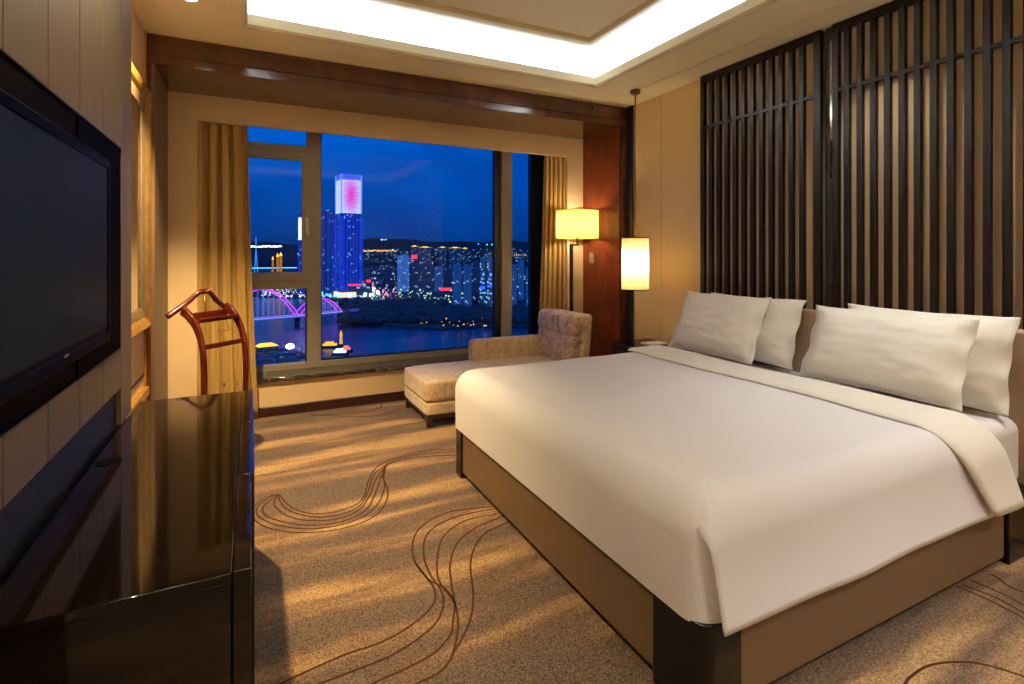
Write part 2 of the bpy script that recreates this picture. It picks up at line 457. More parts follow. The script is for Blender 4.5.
# ---- timber-lined alcove
cut = onx = on_floor(423, 110, ZS).x if False else 1.56
bm = BM()
box(bm, XL, XR, YB, YB + .03, ZS + .064, H - .004)
box(bm, XL, XR, YB + .004, YB + .03, ZS, ZS + .062)
struct('beam_1', bm, M['alcove_wood'], 'dark reddish timber beam across the top of the window alcove', 'beam', bevel=.002)
bm = BM()
for x0, x1 in ((AJL - .03, cut - .0015), (cut + .0015, AJR + .03)): box(bm, x0, x1, YB + .005, Y1, ZS - .001, ZS + .02)
struct('ceiling_soffit', bm, M['beam_wood'], 'polished brown wooden soffit over the window alcove', 'soffit')
bm = BM(); box(bm, XL, XR, YB - .006, YB, H - .005, H)
struct('trim_4', bm, M['wallpaper'])
bm = BM(); box(bm, XL, AJL - .019, YB, YB + .03, 0, ZS); box(bm, AJL - .06, AJL - .019, YB + .03, Y1 + .05, 0, ZS + .06)
box(bm, AJR + .019, XR, YB, YB + .03, 0, ZS); box(bm, AJR + .019, AJR + .08, YB + .03, Y1 + .05, 0, ZS + .06)
struct('trim_5', bm, M['alcove_wood'], 'reddish brown wooden uprights at both ends of the window alcove', 'alcove upright', bevel=.002)
bm = BM()
box(bm, AJR, AJR + .019, YB + .03, Y1, 0, ZS)
struct('wall_alcove_right', bm, M['jamb_burl'], 'glossy burl panel beside the lamp and switch', 'wall panel')
bm = BM()
box(bm, AJL - .019, AJL, YB + .03, Y1, .62, ZS); box(bm, AJL - .019, AJL, YB + .03, Y1, 0, .616)
struct('wall_alcove_left', bm, M['taupe_edge'], 'brown panel at the left end of the window alcove', 'wall panel')
bm = BM(); box(bm, XR - .016, XR, YB - .095, YB, 0, H)
struct('trim_6', bm, M['black'], 'narrow black upright between the alcove and bedside wall', 'trim')
bm = BM(); box(bm, XL, XL + .012, YB - .035, YB - .012, 0, H)
struct('trim_7', bm, M['gold'])

# ---- left wall beyond the television panel: gilded mirror and ledge
t = thing('wall_mirror', 'tall gilt-framed mirror on the wall beyond the television panel', 'mirror', (XL, 3.5, .93))
my0, my1, mz0, mz1 = 2.82, 4.14, .93, 2.47
def wall_ring(bm, x, y0, y1, z0, z1, prof):
    cs = [(y0, z0, 1, 1), (y1, z0, -1, 1), (y1, z1, -1, -1), (y0, z1, 1, -1)]
    R = [[bm.verts.new((x + h, y + sy * a, z + sz * a)) for a, h in prof] for y, z, sy, sz in cs]
    n = len(prof)
    for i in range(4):
        for k in range(n):
            bm.faces.new((R[i][k], R[i][(k + 1) % n], R[(i + 1) % 4][(k + 1) % n], R[(i + 1) % 4][k]))
bm = BM(); wall_ring(bm, XL, my0, my1, mz0, mz1, [(0, 0), (0, .03), (.015, .045), (.05, .035), (.075, .02), (.085, .02), (.085, 0)])
obj('frame', bm, M['gold'], t)
bm = BM(); wall_ring(bm, XL, my0 + .085, my1 - .085, mz0 + .085, mz1 - .085, [(0, 0), (0, .022), (.05, .012), (.05, 0)])
obj('liner', bm, M['taupe'], t)
bm = BM(); box(bm, XL, XL + .008, my0 + .13, my1 - .13, mz0 + .13, mz1 - .13)
obj('mirror_glass', bm, M['mirror'], t)
bm = BM(); box(bm, XL, XL + .035, 2.66, YB - .06, .49, .545); box(bm, XL, XL + .02, 2.66, YB - .06, .47, .49)
struct('trim_8', bm, M['gold'], 'gilded ledge low on the wall beyond the television', 'wall ledge', bevel=.004)
bm = BM(); box(bm, XL, XL + .006, 2.66, YB - .04, .612, .628)
struct('trim_9', bm, M['black'])

# ---- television panel wall
PX = -.439
t = thing('television_wall_panel', 'taupe boarded wall panel that frames the television', 'wall panel', (PX - .09, 1.6, 0))
ys = [2.648, 2.451, 2.179, 1.911, 1.645, 1.384, 1.115, .848, .58]
NZ0, NZ1 = 1.047, 1.80
bm = BM()
for i in range(len(ys) - 1):
    a, b = ys[i + 1] + .0025, ys[i] - .0025
    box(bm, PX - .018, PX, a, b, NZ1 + .006 if i else .755, H - .004)
obj('upper_boards', bm, M['taupe'], t, bevel=.0015)
bm = BM()
for i in range(1, len(ys) - 1):
    a, b = ys[i + 1] + .0025, ys[i] - .0025
    box(bm, PX - .018, PX, a, b, .896, NZ0 - .006)
obj('lower_boards', bm, M['taupe'], t, bevel=.0015)
bm = BM(); box(bm, XL + .001, PX - .018, .58, 2.648, 0, H - .002)
obj('carcass', bm, M['black'], t)
bm = BM(); box(bm, PX - .02, PX + .002, .6, 2.4535, NZ0 - .006, NZ0 - .001); box(bm, PX - .02, PX + .002, .6, 2.4535, NZ1 + .001, NZ1 + .006)
obj('niche_edge', bm, M['dark_metal'], t)
bm = BM(); box(bm, PX - .0175, PX - .006, .6, 2.4485, NZ0, NZ1)
obj('niche_back', bm, M['niche'], t)
bm = BM(); box(bm, PX - .006, PX - .001, 1.9, 2.4485, NZ0, NZ1)
obj('niche_glass', bm, M['gloss_black'], t)
# television
t = thing('television', 'flat black television switched off on the taupe wall panel', 'television', (PX, 1.75, 1.1))
ty0, ty1, tz0, tz1 = 1.20, 2.13, 1.118, 1.711
bm = BM(); box(bm, PX - .001, PX + .006, ty0 + .12, ty1 - .12, tz0 + .1, tz1 - .1)
obj('wall_mount', bm, M['black'], t)
bm = BM(); box(bm, PX + .006, PX + .026, ty0, ty1, tz0, tz1)
obj('housing', bm, M['tv_body'], t, bevel=.006)
bm = BM(); box(bm, PX + .0255, PX + .0275, ty0 + .037, ty1 - .037, tz0 + .05, tz1 - .034)
obj('screen', bm, M['screen'], t)
bm = BM(); wall_ring(bm, PX + .026, ty0, ty1, tz0, tz1, [(.003, -.001), (.008, .005), (.03, .004), (.036, .0), (.036, -.001)])
obj('bezel', bm, M['tv_body'], t)
bm = BM(); box(bm, PX + .030, PX + .0315, 1.645, 1.680, 1.146, 1.153); obj('logo', bm, M['silver'], t, bevel=.0004)

# ---- desk / long cabinet
t = thing('low_cabinet', 'glossy dark lacquered cabinet below the television', 'cabinet', (-.22, 2.0, 0))
DX = -.439
bm = BM(); box(bm, DX, -.034, 1.222, 2.812, .05, .728); obj('body', bm, M['lacquer'], t, bevel=.002)
bm = BM(); box(bm, DX, -.034, 1.215, 2.82, .73, .75); obj('top', bm, M['lacquer'], t, bevel=.0015)
bm = BM(); box(bm, DX + .02, -.06, 1.25, 2.79, 0, .05); obj('plinth', bm, M['black'], t)
for y0, y1, x1 in ((1.215, 1.738, .003),):
    bm = BM(); box(bm, -.032, x1, y0, y1, .06, .752); d = obj('door', bm, M['lacquer'], t, bevel=.002)
for k, (y0, y1) in enumerate(((1.742, 2.28), (2.284, 2.82))):
    for z0, z1 in ((.06, .288), (.292, .52), (.524, .752)):
        bm = BM(); box(bm, -.032, .012, y0, y1, z0, z1); d = obj('drawer', bm, M['lacquer'], t, bevel=.002)
bm = BM(); lathe(bm, [(0.001, .750), (.034, .750), (.034, .7525), (.026, .7535), (0.001, .7535)], -.397, 2.04, 32)
obj('cable_grommet', bm, M['gloss_black'], t, smooth=False)

# ------------------------------------------------------------------ window
t = thing('window_1', None, None, (1.2, YG, .34), kind='structure')
YF0, YF1 = YG, YG + .07
bm = BM()
box(bm, -.6, 3.4, YF0, YF1, .34, .398)                       # bottom rail
box(bm, -.6, 3.4, YF0, YF1, 2.62, 2.75)                      # top rail
box(bm, .476, .601, YF0, YF1, .398, 2.62)                    # mullion between casement and fixed light
box(bm, -.6, .476, YF0, YF1, 1.087, 1.172)                   # transoms
box(bm, -.6, .476, YF0, YF1, 2.335, 2.417)
box(bm, 2.483, 2.607, YF0 - .03, YF1, .398, 2.62)
box(bm, -.6, -.52, YF0, YF1, .398, 2.62)
obj('frame', bm, M['win_frame'], t, bevel=.003)
bm = BM()
box(bm, 2.411, 2.482, YF0 + .01, YF1, .398, 2.62); box(bm, .602, .61, YF0 + .02, YF1, .398, 2.62)
box(bm, .602, 2.41, YF0 + .02, YF1, .399, .412)
box(bm, 2.861, 3.4, YF0, YF1, .399, 2.62)  # right frame column, its shade painted on as black
box(bm, .468, .475, YF0 + .02, YF1, .399, 1.086)
obj('gasket_and_shaded_frame', bm, M['win_dark'], t)
bm = BM()
x0, x1, z0, z1 = -.52, .502, 1.160, 2.352
box(bm, x0, x1, YF0 - .02, YF0 + .04, z0, 1.243); box(bm, x0, x1, YF0 - .02, YF0 + .04, 2.277, z1)
box(bm, x0, x0 + .085, YF0 - .02, YF0 + .04, 1.243, 2.277); box(bm, .432, x1, YF0 - .02, YF0 + .04, 1.243, 2.277)
sash = obj('sash', bm, M['win_frame'], t, bevel=.003)
bm = BM(); box(bm, .460, .488, YF0 - .032, YF0 - .02, 1.63, 1.75)
box(bm, .468, .480, YF0 - .05, YF0 - .03, 1.70, 1.715)
tube(bm, [(.474, YF0 - .052, 1.72), (.474, YF0 - .058, 1.70), (.476, YF0 - .055, 1.60), (.478, YF0 - .05, 1.585)], [.011, .014, .012, .008], 8)
obj('handle', bm, m_plain('window_handle_enamel', RGB(214, 204, 182), .35), sash)
bm = BM()
for a in ((-.44, .44, 1.235, 2.285), (-.53, .476, .39, 1.09), (-.53, .476, 2.41, 2.63), (.60, 2.45, .39, 2.63), (2.60, 2.87, .39, 2.63)):
    box(bm, a[0], a[1], YF0 + .035, YF0 + .037, a[2], a[3])
obj('pane', bm, M['glass'], t)

# ------------------------------------------------------------------ curtains
def curtain(name, label, xt0, xt1, xb0, xb1, yc, folds, amp, seed, zb=.012, zt=2.60):
    bm = BM(); rnd = random.Random(seed)
    ph = [rnd.uniform(0, 6) for _ in range(6)]
    def fn(a, b):
        z = zt + (zb - zt) * b
        k = b ** 1.6
        x0, x1 = xt0 + (xb0 - xt0) * k, xt1 + (xb1 - xt1) * k
        s = a + .012 * math.sin(a * 9 + ph[0] + b * 1.5)
        w = math.sin(s * folds * 2 * PI + ph[1]) + .35 * math.sin(s * folds * 4.3 * PI + ph[2] + b)
        pinch = 1 if b > .05 else .6 + .4 * b / .05
        fine = .25 * math.sin(s * folds * 11 + ph[3]) * max(0, 1 - b * 9)
        return (x0 + (x1 - x0) * a + .012 * math.sin(s * folds * 4 * PI + ph[4]), yc + amp * (w + fine) * pinch * (.8 + .3 * b), z)
    grid(bm, 150, 26, fn)
    return tag(obj(name, bm, M['curtain'], smooth=True, solid=.004), label, 'curtain')
curtain('curtain', 'gold satin curtain hanging behind the wooden clothes valet', -.385, -.02, -.385, .065, 4.935, 4, .034, 3)
curtain('curtain', 'narrow gold satin curtain hanging beside the drum-shaded lamp', 2.86, 3.10, 2.78, 3.09, 4.935, 4.5, .026, 9)
bm = BM(); box(bm, -.54, 3.34, 4.92, 4.95, 2.605, 2.63)
tag(obj('curtain_rail', bm, M['dark_metal']), 'curtain rail hidden above the window opening', 'rail', kind='structure')

# ------------------------------------------------------------------ bed
BX0, BY0, BY1, FH = 1.179, 1.116, 3.205, .297
t = thing('bed', 'king size bed with tan leather base and dark wooden corner posts', 'bed', (2.25, 2.16, 0))
HBX = 3.30
bm = BM(); box(bm, BX0 + .012, HBX - .25, BY0 + .012, BY1 - .012, .03, FH); obj('base', bm, M['leather'], t, bevel=.012, seg=3)
bm = BM(); box(bm, BX0 + .05, HBX, BY0 + .05, BY1 - .05, 0, .03); obj('plinth', bm, M['black'], t)
def rrect(x0, x1, y0, y1, rc, r):
    """rounded only at the corner rc=(sx,sy)"""
    pts = []
    for cx, cy, sx, sy in ((x0, y0, -1, -1), (x1, y0, 1, -1), (x1, y1, 1, 1), (x0, y1, -1, 1)):
        if (sx, sy) == rc:
            a0 = {(-1, -1): PI, (1, -1): 1.5 * PI, (1, 1): 0, (-1, 1): .5 * PI}[rc]
            ox, oy = cx - sx * r, cy - sy * r
            pts += [(ox + r * math.cos(a0 + PI / 2 * k / 8), oy + r * math.sin(a0 + PI / 2 * k / 8)) for k in range(9)]
        else: pts.append((cx, cy))
    return pts
for x0, x1, y0, y1, rc in ((BX0, 1.34, BY0, 1.334, (-1, -1)), (BX0, 1.34, 3.075, BY1, (-1, 1)), (3.06, HBX, BY0, 1.33, (1, -1)), (3.06, HBX, 3.02, BY1, (1, 1))):
    bm = BM(); poly(bm, rrect(x0, x1, y0, y1, rc, .05), 0.0, FH + .012); obj('corner_post', bm, M['post'], t, bevel=.006)
bm = BM(); box(bm, HBX, XR - .002 - .0, .98, 3.30, .25, 1.04); hb = obj('headboard', bm, M['headboard'], t, bevel=.02, seg=4)
MZ = .625
bm = BM(); box(bm, BX0 + .04, HBX - .003, BY0 + .035, BY1 - .03, FH + .003, MZ)
obj('mattress', bm, M['linen'], t, bevel=.06, seg=5)

# duvet: tucked at the foot, hanging down the near side
DT, R = .672, .125
dx0, dy0, dy1 = 1.172, 1.118, 3.222
def rnd_drop(e, r=R):
    if e >= r: return 0.0
    e = max(e, 0.0); return r - math.sqrt(max(0, r * r - (r - e) ** 2))
def puff(x, y):
    return .010 * noise.noise(Vector((x * 1.3, y * 1.2, 3))) + .004 * noise.noise(Vector((x * 4, y * 3.5, 8)))
def prof(q, r, zt, zb):
    """arc-length profile: q metres from the start of the rounding; gives (inset from edge, drop)"""
    arc = r * PI / 2
    if q < 0: return r - q, 0.0
    if q < arc:
        a = q / r; return r - r * math.sin(a), r - r * math.cos(a)
    return 0.0, r + (q - arc)
t = thing('duvet', 'large smooth white duvet spread over the bed', 'duvet', (2.0, 2.16, .3))
bm = BM()
# A: body over top, foot and far side (rounded box, open below)
NS, NTT = 100, 200
def body(a, b):
    # a: along X path from foot hem to head end ; b: across, near edge to far hem
    zb = FH + .004
    Ls = (DT - R - zb) + R * PI / 2
    sfoot = a * (Ls + (2.9 - dx0 - R)); q = Ls - sfoot
    if sfoot < Ls:
        ins, dr = prof(q, R, DT, zb); x = dx0 + ins; dzx = dr
    else: x = dx0 + R + (sfoot - Ls); dzx = 0
    Lf = Ls
    W = (dy1 - dy0 - 2 * R)
    tot = W + 2 * Lf; s = b * tot
    if s < Lf:
        ins, dr = prof(Lf - s, R, DT, zb); y = dy0 + ins; dzy = dr
    elif s > Lf + W:
        ins, dr = prof(s - Lf - W, R, DT, zb); y = dy1 - ins; dzy = dr
    else: y = dy0 + R + s - Lf; dzy = 0
    drop = (dzx ** 3 + dzy ** 3) ** (1 / 3)
    drop = min(drop, DT - zb)
    # round the corners in plan
    rc = .085
    for ye, sgn in ((dy0, 1), (dy1, -1)):
        ex, ey = x - dx0, (y - ye) * sgn
        if ex < rc and ey < rc:
            v = Vector((rc - ex, rc - ey)); m = max(v.x, v.y)
            if v.length > 1e-6:
                k = m / v.length; v = v * k
                x = dx0 + rc - v.x; y = ye + sgn * (rc - v.y)
    side = min(1, drop / .2)
    bul = .012 * math.sin(min(1, drop / (DT - zb)) * PI)
    x -= bul * min(1, dzx / R) * max(0, min(1, min(y - dy0, dy1 - y) / .25))
    z = DT - drop + puff(x, y) * (1 - side)
    return (x, y, z)
grid(bm, NS, NTT, body)
obj('body', bm, M['linen'], t, smooth=True)
# B: near side flap over the edge
bm = BM()
def flap_generic(xa, xb, start_off, off, zb, flare, wav, seed):
    r = R
    def fn(a, b):
        inner = .35
        tot = inner + r * PI / 2 + (DT - r - zb)
        q = b * tot - inner
        ins, dr = prof(q, r, DT, zb)
        k = max(0, min(1, (q + .10) / .24)); k = k * k * (3 - 2 * k)
        o = start_off + (off - start_off) * k
        hang = max(0, min(1, (dr - r * .5) / (DT - zb - r * .5)))
        x = xa(hang, q) + (xb(hang, q) - xa(hang, q)) * a
        o -= .03 * max(0, 1 - a / .06) * max(0, 1 - dr / .10)
        fx = rnd_drop(x - dx0, R) if x < dx0 + R else 0
        fx *= max(0, 1 - dr / .3)
        y = dy0 + ins - o * min(1, dr / r + .0) - flare * hang ** 1.3
        y -= wav * hang * (math.sin(x * 7 + seed) + .5 * math.sin(x * 13 + seed * 2))
        z = DT - dr - fx + o * max(0, 1 - dr / r) + puff(x, y) * (1 - min(1, dr / .2))
        z = max(z, zb - .01)
        return (x, y, z)
    return fn
fn = flap_generic(lambda h, q: dx0 + .022 + .03 * h, lambda h, q: 2.885, -.014, .010, .300, .030, .004, 1.0)
grid(bm, 90, 40, fn)
f = obj('side_flap', bm, M['linen'], t, smooth=True, solid=.006)
# C: turned-back band
bm = BM()
def band(a, b):
    zb, r = .32, R
    hang_len = DT - r - zb
    W = 1.93
    tot = W + r * PI / 2 + hang_len
    q = b * tot - W
    ins, dr = prof(q, r, DT, zb)
    h = max(0, min(1, dr / (DT - zb)))
    xa = 2.565 - .03 * max(0, min(1, (q + .4) / .4)) * (1 - h) + .19 * h ** 1.2
    xb = 2.885 + .115 * h
    x = xa + (xb - xa) * a
    th = .014 * math.sin(min(1, a / .12) * PI / 2) * (1 if a < .88 else math.cos((a - .88) / .12 * PI / 2 * .5))
    th = .002 + th
    y = dy0 + ins - (th + .012) * min(1, dr / r) - .052 * h ** 1.2 - .003 * math.sin(x * 22) * h
    z = DT - dr + (th + .003) * max(0, 1 - dr / r) + puff(x, y) * (1 - min(1, dr / .2))
    return (x, y, z)
grid(bm, 24, 80, band)
obj('turned_back_band', bm, M['pillow'], t, smooth=True, solid=.004)

# pillows
def pillow_mesh(w, h, th, seed, flange=.035):
    bm = BM()
    N = 34
    def side(sg):
        def fn(a, b):
            x, y = (a * 2 - 1), (b * 2 - 1)
            cx = 1 - .045 * (1 - y * y) ; cy = 1 - .06 * (1 - x * x)
            X, Y = x * w / 2 * cx, y * h / 2 * cy
            fx = max(0, 1 - (abs(X) / (w / 2 * cx - flange)) ** 4) if abs(X) < (w / 2 * cx - flange) else 0
            fy = max(0, 1 - (abs(Y) / (h / 2 * cy - flange * .4)) ** 2.6) if abs(Y) < (h / 2 * cy - flange * .4) else 0
            z = th / 2 * (fx ** .5) * (fy ** .55)
            n = noise.noise(Vector((x * 2.2, y * 1.8, seed))) * .012 + noise.noise(Vector((x * 5, y * 6, seed + 5))) * .006
            z = z * (1 + .1 * noise.noise(Vector((x, y, seed * 2)))) + n * (fx * fy) ** .3
            edge = .006 * math.sin(x * 9 + seed) * abs(y) ** 6 + .008 * math.sin(y * 8 + seed) * abs(x) ** 6
            return (X, edge * 1.2 + sg * (z + .0025), Y + h / 2)
        return fn
    grid(bm, N, N, side(-1)); grid(bm, N, N, side(1))
    bmesh.ops.remove_doubles(bm, verts=bm.verts, dist=.0001)
    # close the rim between both faces
    edges = [e for e in bm.edges if len(e.link_faces) == 1]
    try: bmesh.ops.bridge_loops(bm, edges=edges)
    except Exception: pass
    return bm
def pillow(label, xb, yc, zb, w, h, th, lean, seed, yaw=0, roll=0):
    t = thing('pillow', label, 'pillow', (xb, yc, zb), 0, 'four white bed pillows')
    t.rotation_mode = 'XYZ'
    # local: width along X, face toward -Y, height Z -> width along world -Y, face toward -X, leaning back to +X
    t.rotation_euler = (-lean, roll, -PI / 2 + yaw)
    bm = pillow_mesh(w, h, th, seed)
    o = obj('cushion', bm, M['pillow'], t, local=True, smooth=True)
    bm = BM()
    for sg in (-1,):
        xx = w / 2 * .955 - .045
        tube(bm, [(xx, sg * .014 , h * k) for k in (.12, .3, .5, .7, .88)], .0012, 6)
    obj('hem_seam', bm, M['pillow'], t, local=True)
    return t
pillow('white pillow leaning behind the front pillow nearest the bedside lamp', 3.14, 2.63, .655, .80, .47, .17, math.radians(17), 5)
pillow('white pillow in front, nearest the hanging bedside lamp', 2.97, 2.79, .668, .78, .485, .18, math.radians(24), 1, roll=math.radians(0))
pillow('white pillow at the back of the pair farthest from the window', 3.14, 1.545, .65, .80, .47, .17, math.radians(14), 7)
pillow('white pillow in front in the pair farthest from the window', 2.97, 1.665, .668, .82, .46, .19, math.radians(24), 3)

# ------------------------------------------------------------------ lattice screens behind the bed
LX0, LX1 = 3.328, 3.360
def lattice(label, y0, y1, slats, z0=.55, z1=H - .004, zr=2.447):
    t = thing('lattice_screen', label, 'screen', (3.35, (y0 + y1) / 2, z0), group='dark wooden lattice screens behind the bed')
    bm = BM(); st = .05
    box(bm, LX0, LX1, y0, y0 + st, z0, z1); box(bm, LX0, LX1, y1 - .04, y1, z0, z1)
    box(bm, LX0, LX1, y0 + st, y1 - .04, z1 - .055, z1); box(bm, LX0, LX1, y0 + st, y1 - .04, z0, z0 + .06)
    obj('frame', bm, M['lattice'], t, bevel=.002)
    bm = BM()
    for y in slats: box(bm, LX0 + .002, LX1, y - .0165, y + .0165, z0 + .06, z1 - .055)
    obj('slats', bm, M['lattice'], t, bevel=.0015)
    bm = BM()
    box(bm, LX0 + .0035, LX0 + .022, y0 + st, y1 - .04, zr - .013, zr + .013)
    obj('cross_rail', bm, M['lattice'], t)
    bm = BM(); box(bm, LX1 + .001, XR + .011, y0 + .01, y1 - .01, z0, z1)
    obj('backing_panel', bm, M['screen_back'], t)
    return t
lattice('dark slatted wooden screen behind the bed on the window side', 2.166, 3.188, [3.085 - .0785 * k for k in range(11)])
lattice('dark slatted wooden screen behind the bed farther from the window', .85, 2.09, [2.001 - .0775 * k for k in range(14)])
bm = BM(); box(bm, XR - .02, XR + .011, 2.10, 2.156, .55, H)
struct('trim_10', bm, M['black'])
bm = BM(); box(bm, XR - .026, XR - .021, 2.108, 2.122, 1.9, H - .09)
struct('trim_11', bm, M['mirror'])

# ------------------------------------------------------------------ bedside table (just clears the bed edge)
t = thing('nightstand', 'dark wooden bedside table under the hanging lamp', 'bedside table', (3.15, 3.6, 0))
bm = BM(); box(bm, 2.95, XR - .005, 3.34, 3.86, .08, .585); obj('body', bm, M['post'], t, bevel=.004)
bm = BM(); box(bm, 2.92, XR - .004, 3.32, 3.88, .585, .61); obj('top', bm, M['post'], t, bevel=.004)
bm = BM(); box(bm, 2.932, 2.95, 3.36, 3.84, .33, .57); d = obj('drawer', bm, M['post'], t, bevel=.002)
bm = BM(); box(bm, 2.918, 2.932, 3.54, 3.66, .445, .455); obj('pull', bm, M['silver'], d)
for x in (2.98, 3.33):
    for y in (3.37, 3.83):
        bm = BM(); box(bm, x - .02, x + .02, y - .02, y + .02, 0, .08); obj('leg', bm, M['post'], t)
bm = BM(); box(bm, 3.10, 3.30, 3.52, 3.66, .611, .622); box(bm, 3.105, 3.295, 3.525, 3.655, .622, .626)
tag(obj('notepad', bm, M['pillow'], bevel=.001), 'small pale pad lying on the bedside table', 'notepad')

# ------------------------------------------------------------------ hanging bedside lamp
px, py = 3.085, 3.713
t = thing('pendant_lamp', 'lit cylindrical lamp hanging on a rod between bed and window alcove', 'pendant lamp', (px, py, 1.085))
bm = BM(); lathe(bm, [(.001, H - .001), (.045, H - .001), (.045, H - .03), (.038, H - .035), (.001, H - .035)], px, py, 32); obj('ceiling_rose', bm, M['bronze'], t, bevel=.001)
bm = BM(); tube(bm, [(px, py, H - .03), (px, py, 1.52)], .006, 10); obj('rod', bm, M['bronze'], t, smooth=True)
bm = BM()
for k in range(3):
    a = k * 2 * PI / 3; tube(bm, [(px, py, 1.53), (px + .12 * math.cos(a), py + .12 * math.sin(a), 1.553)], .003, 6)
lathe(bm, [(.012, 1.40), (.018, 1.40), (.018, 1.53), (.006, 1.54)], px, py, 16, False)
obj('holder', bm, M['dark_metal'], t)
bm = BM(); lathe(bm, [(.119, 1.092), (.119, 1.25), (.119, 1.40), (.119, 1.552)], px, py, 56, False); sh = obj('lamp_shade', bm, M['shade'], t, smooth=True)
for z in (1.088, 1.548):
    bm = BM(); lathe(bm, [(.114, z), (.1215, z), (.1215, z + .008), (.114, z + .008), (.114, z)], px, py, 56, False)
    obj('rim', bm, M['dark_metal'], sh)
bm = BM(); lathe(bm, [(.001, 1.27), (.02, 1.28), (.032, 1.31), (.028, 1.35), (.014, 1.39), (.013, 1.41)], px, py, 20)
obj('bulb', bm, m_emit('warm_bulb', (1, .84, .58, 1), 100), t, smooth=True)
for z in (1.100, 1.540):
    bm = BM(); lathe(bm, [(.0008, z), (.06, z), (.1155, z)], px, py, 48, False); obj('added_diffuser', bm, M['shade'], t)  # discs added at both ends to soften the light cones
dup(t, (3.18, .42, 1.085), 0, 'added cylindrical fill lamp out of view on the far side of the bed from the window')  # second pendant added out of view to brighten the ceiling

# ------------------------------------------------------------------ floor lamp in the alcove corner
lx, ly = 3.055, 4.60
t = thing('floor_lamp', 'floor lamp with lit yellow drum shade behind the chaise', 'lamp', (2.985, ly, 0))
bm = BM(); lathe(bm, [(.001, 0), (.14, 0), (.14, .018), (.02, .03), (.001, .03)], 2.985, ly, 36); obj('base', bm, M['dark_metal'], t, bevel=.002)
bm = BM(); box(bm, 2.97, 3.0, ly - .015, ly + .015, .02, 1.515); obj('pole', bm, M['dark_metal'], t, bevel=.002)
bm = BM(); box(bm, 2.97, 3.075, ly - .008, ly + .008, 1.495, 1.515); tube(bm, [(lx, ly, 1.505), (lx, ly, 1.66)], .008, 10)
obj('arm', bm, M['dark_metal'], t)
sr = .222
bm = BM()
for k in range(3):
    a = k * 2 * PI / 3 + .5; tube(bm, [(lx, ly, 1.62), (lx + sr * math.cos(a), ly + sr * math.sin(a), 1.60)], .003, 6)
obj('shade_carrier', bm, M['dark_metal'], t)
bm = BM(); lathe(bm, [(sr, 1.575), (sr, 1.67), (sr, 1.77), (sr, 1.862)], lx, ly, 64, False); sh = obj('lamp_shade', bm, M['shade_drum'], t, smooth=True)
for z in (1.572, 1.858):
    bm = BM(); lathe(bm, [(sr - .005, z), (sr + .002, z), (sr + .002, z + .006), (sr - .005, z + .006), (sr - .005, z)], lx, ly, 64, False)
    obj('rim', bm, M['shade_drum'], sh)
bm = BM(); lathe(bm, [(.001, 1.655), (.014, 1.66), (.03, 1.70), (.026, 1.745), (.001, 1.76)], lx, ly, 20)
obj('bulb', bm, m_emit('warm_bulb_drum', (1, .82, .52, 1), 165), t, smooth=True)

# switch plate
t = thing('light_switch', 'small beige light switch on the burl panel by the lamp', 'switch', (AJR - .006, 4.68, 1.315))
bm = BM(); box(bm, AJR - .008, AJR, 4.645, 4.72, 1.312, 1.43); obj('plate', bm, M['switch'], t, bevel=.002)
bm = BM(); box(bm, AJR - .011, AJR - .008, 4.66, 4.705, 1.335, 1.405); obj('rocker', bm, M['switch'], t, bevel=.001)

# ------------------------------------------------------------------ chaise longue
t = thing('chaise_longue', 'beige crushed velvet chaise longue with one arm by the window', 'chaise longue', (2.08, 4.43, 0))
cx0, cx1, cy0, cy1 = 1.268, 2.86, 4.085, 4.775
def cushion(bm, x0, x1, y0, y1, z0, z1, r=.035, pf=.02):
    """soft rounded block"""
    N = 14
    cxx, cyy, czz = (x0 + x1) / 2, (y0 + y1) / 2, (z0 + z1) / 2
    hx, hy, hz = (x1 - x0) / 2, (y1 - y0) / 2, (z1 - z0) / 2
    def mp(p):
        q = Vector((p.x * hx, p.y * hy, p.z * hz))
        inner = Vector((max(-(hx - r), min(hx - r, q.x)), max(-(hy - r), min(hy - r, q.y)), max(-(hz - r), min(hz - r, q.z))))
        d = q - inner
        if d.length > 1e-7: q = inner + d.normalized() * r if d.length > r * .999 or True and sum(abs(c) > 1e-6 for c in d) > 1 else q
        b = (1 - p.x ** 4) * (1 - p.y ** 4)
        if p.z > .5: q.z += pf * b
        q.x += pf * .4 * p.x * (1 - p.y ** 4) * (1 - p.z ** 4) * (abs(p.x) > .98)
        return Vector((cxx, cyy, czz)) + q
    g = bmesh.new(); bmesh.ops.create_cube(g, size=2)
    bmesh.ops.subdivide_edges(g, edges=g.edges, cuts=N, use_grid_fill=True)
    vm = {}
    for v in g.verts: vm[v] = bm.verts.new(mp(v.co))
    for f in g.faces: bm.faces.new([vm[v] for v in f.verts])
    g.free()
bm = BM()
box(bm, cx0 + .02, cx1 - .05, cy0 + .02, cy0 + .05, .062, .105); box(bm, cx0 + .02, cx1 - .05, cy1 - .05, cy1 - .02, .062, .105)
box(bm, cx0 + .02, cx0 + .05, cy0 + .05, cy1 - .05, .062, .105); box(bm, cx1 - .08, cx1 - .05, cy0 + .05, cy1 - .05, .062, .105)
obj('plinth_frame', bm, M['base_wood'], t)
for x in (cx0 + .012, cx1 - .10):
    for y in (cy0 + .01, cy1 - .055):
        bm = BM(); vs = poly(bm, [(x, y), (x + .042, y), (x + .042, y + .042), (x, y + .042)], 0, .105); obj('leg', bm, M['base_wood'], t, bevel=.003)
bm = BM(); cushion(bm, cx0, cx1, cy0, cy1, .098, .205, .02, 0); obj('base', bm, M['velvet_soft'], t, smooth=True)
bm = BM(); cushion(bm, cx0 - .004, 2.72, cy0 - .004, cy1, .205, .378, .03, .012); obj('seat_cushion', bm, M['velvet_soft'], t, smooth=True)
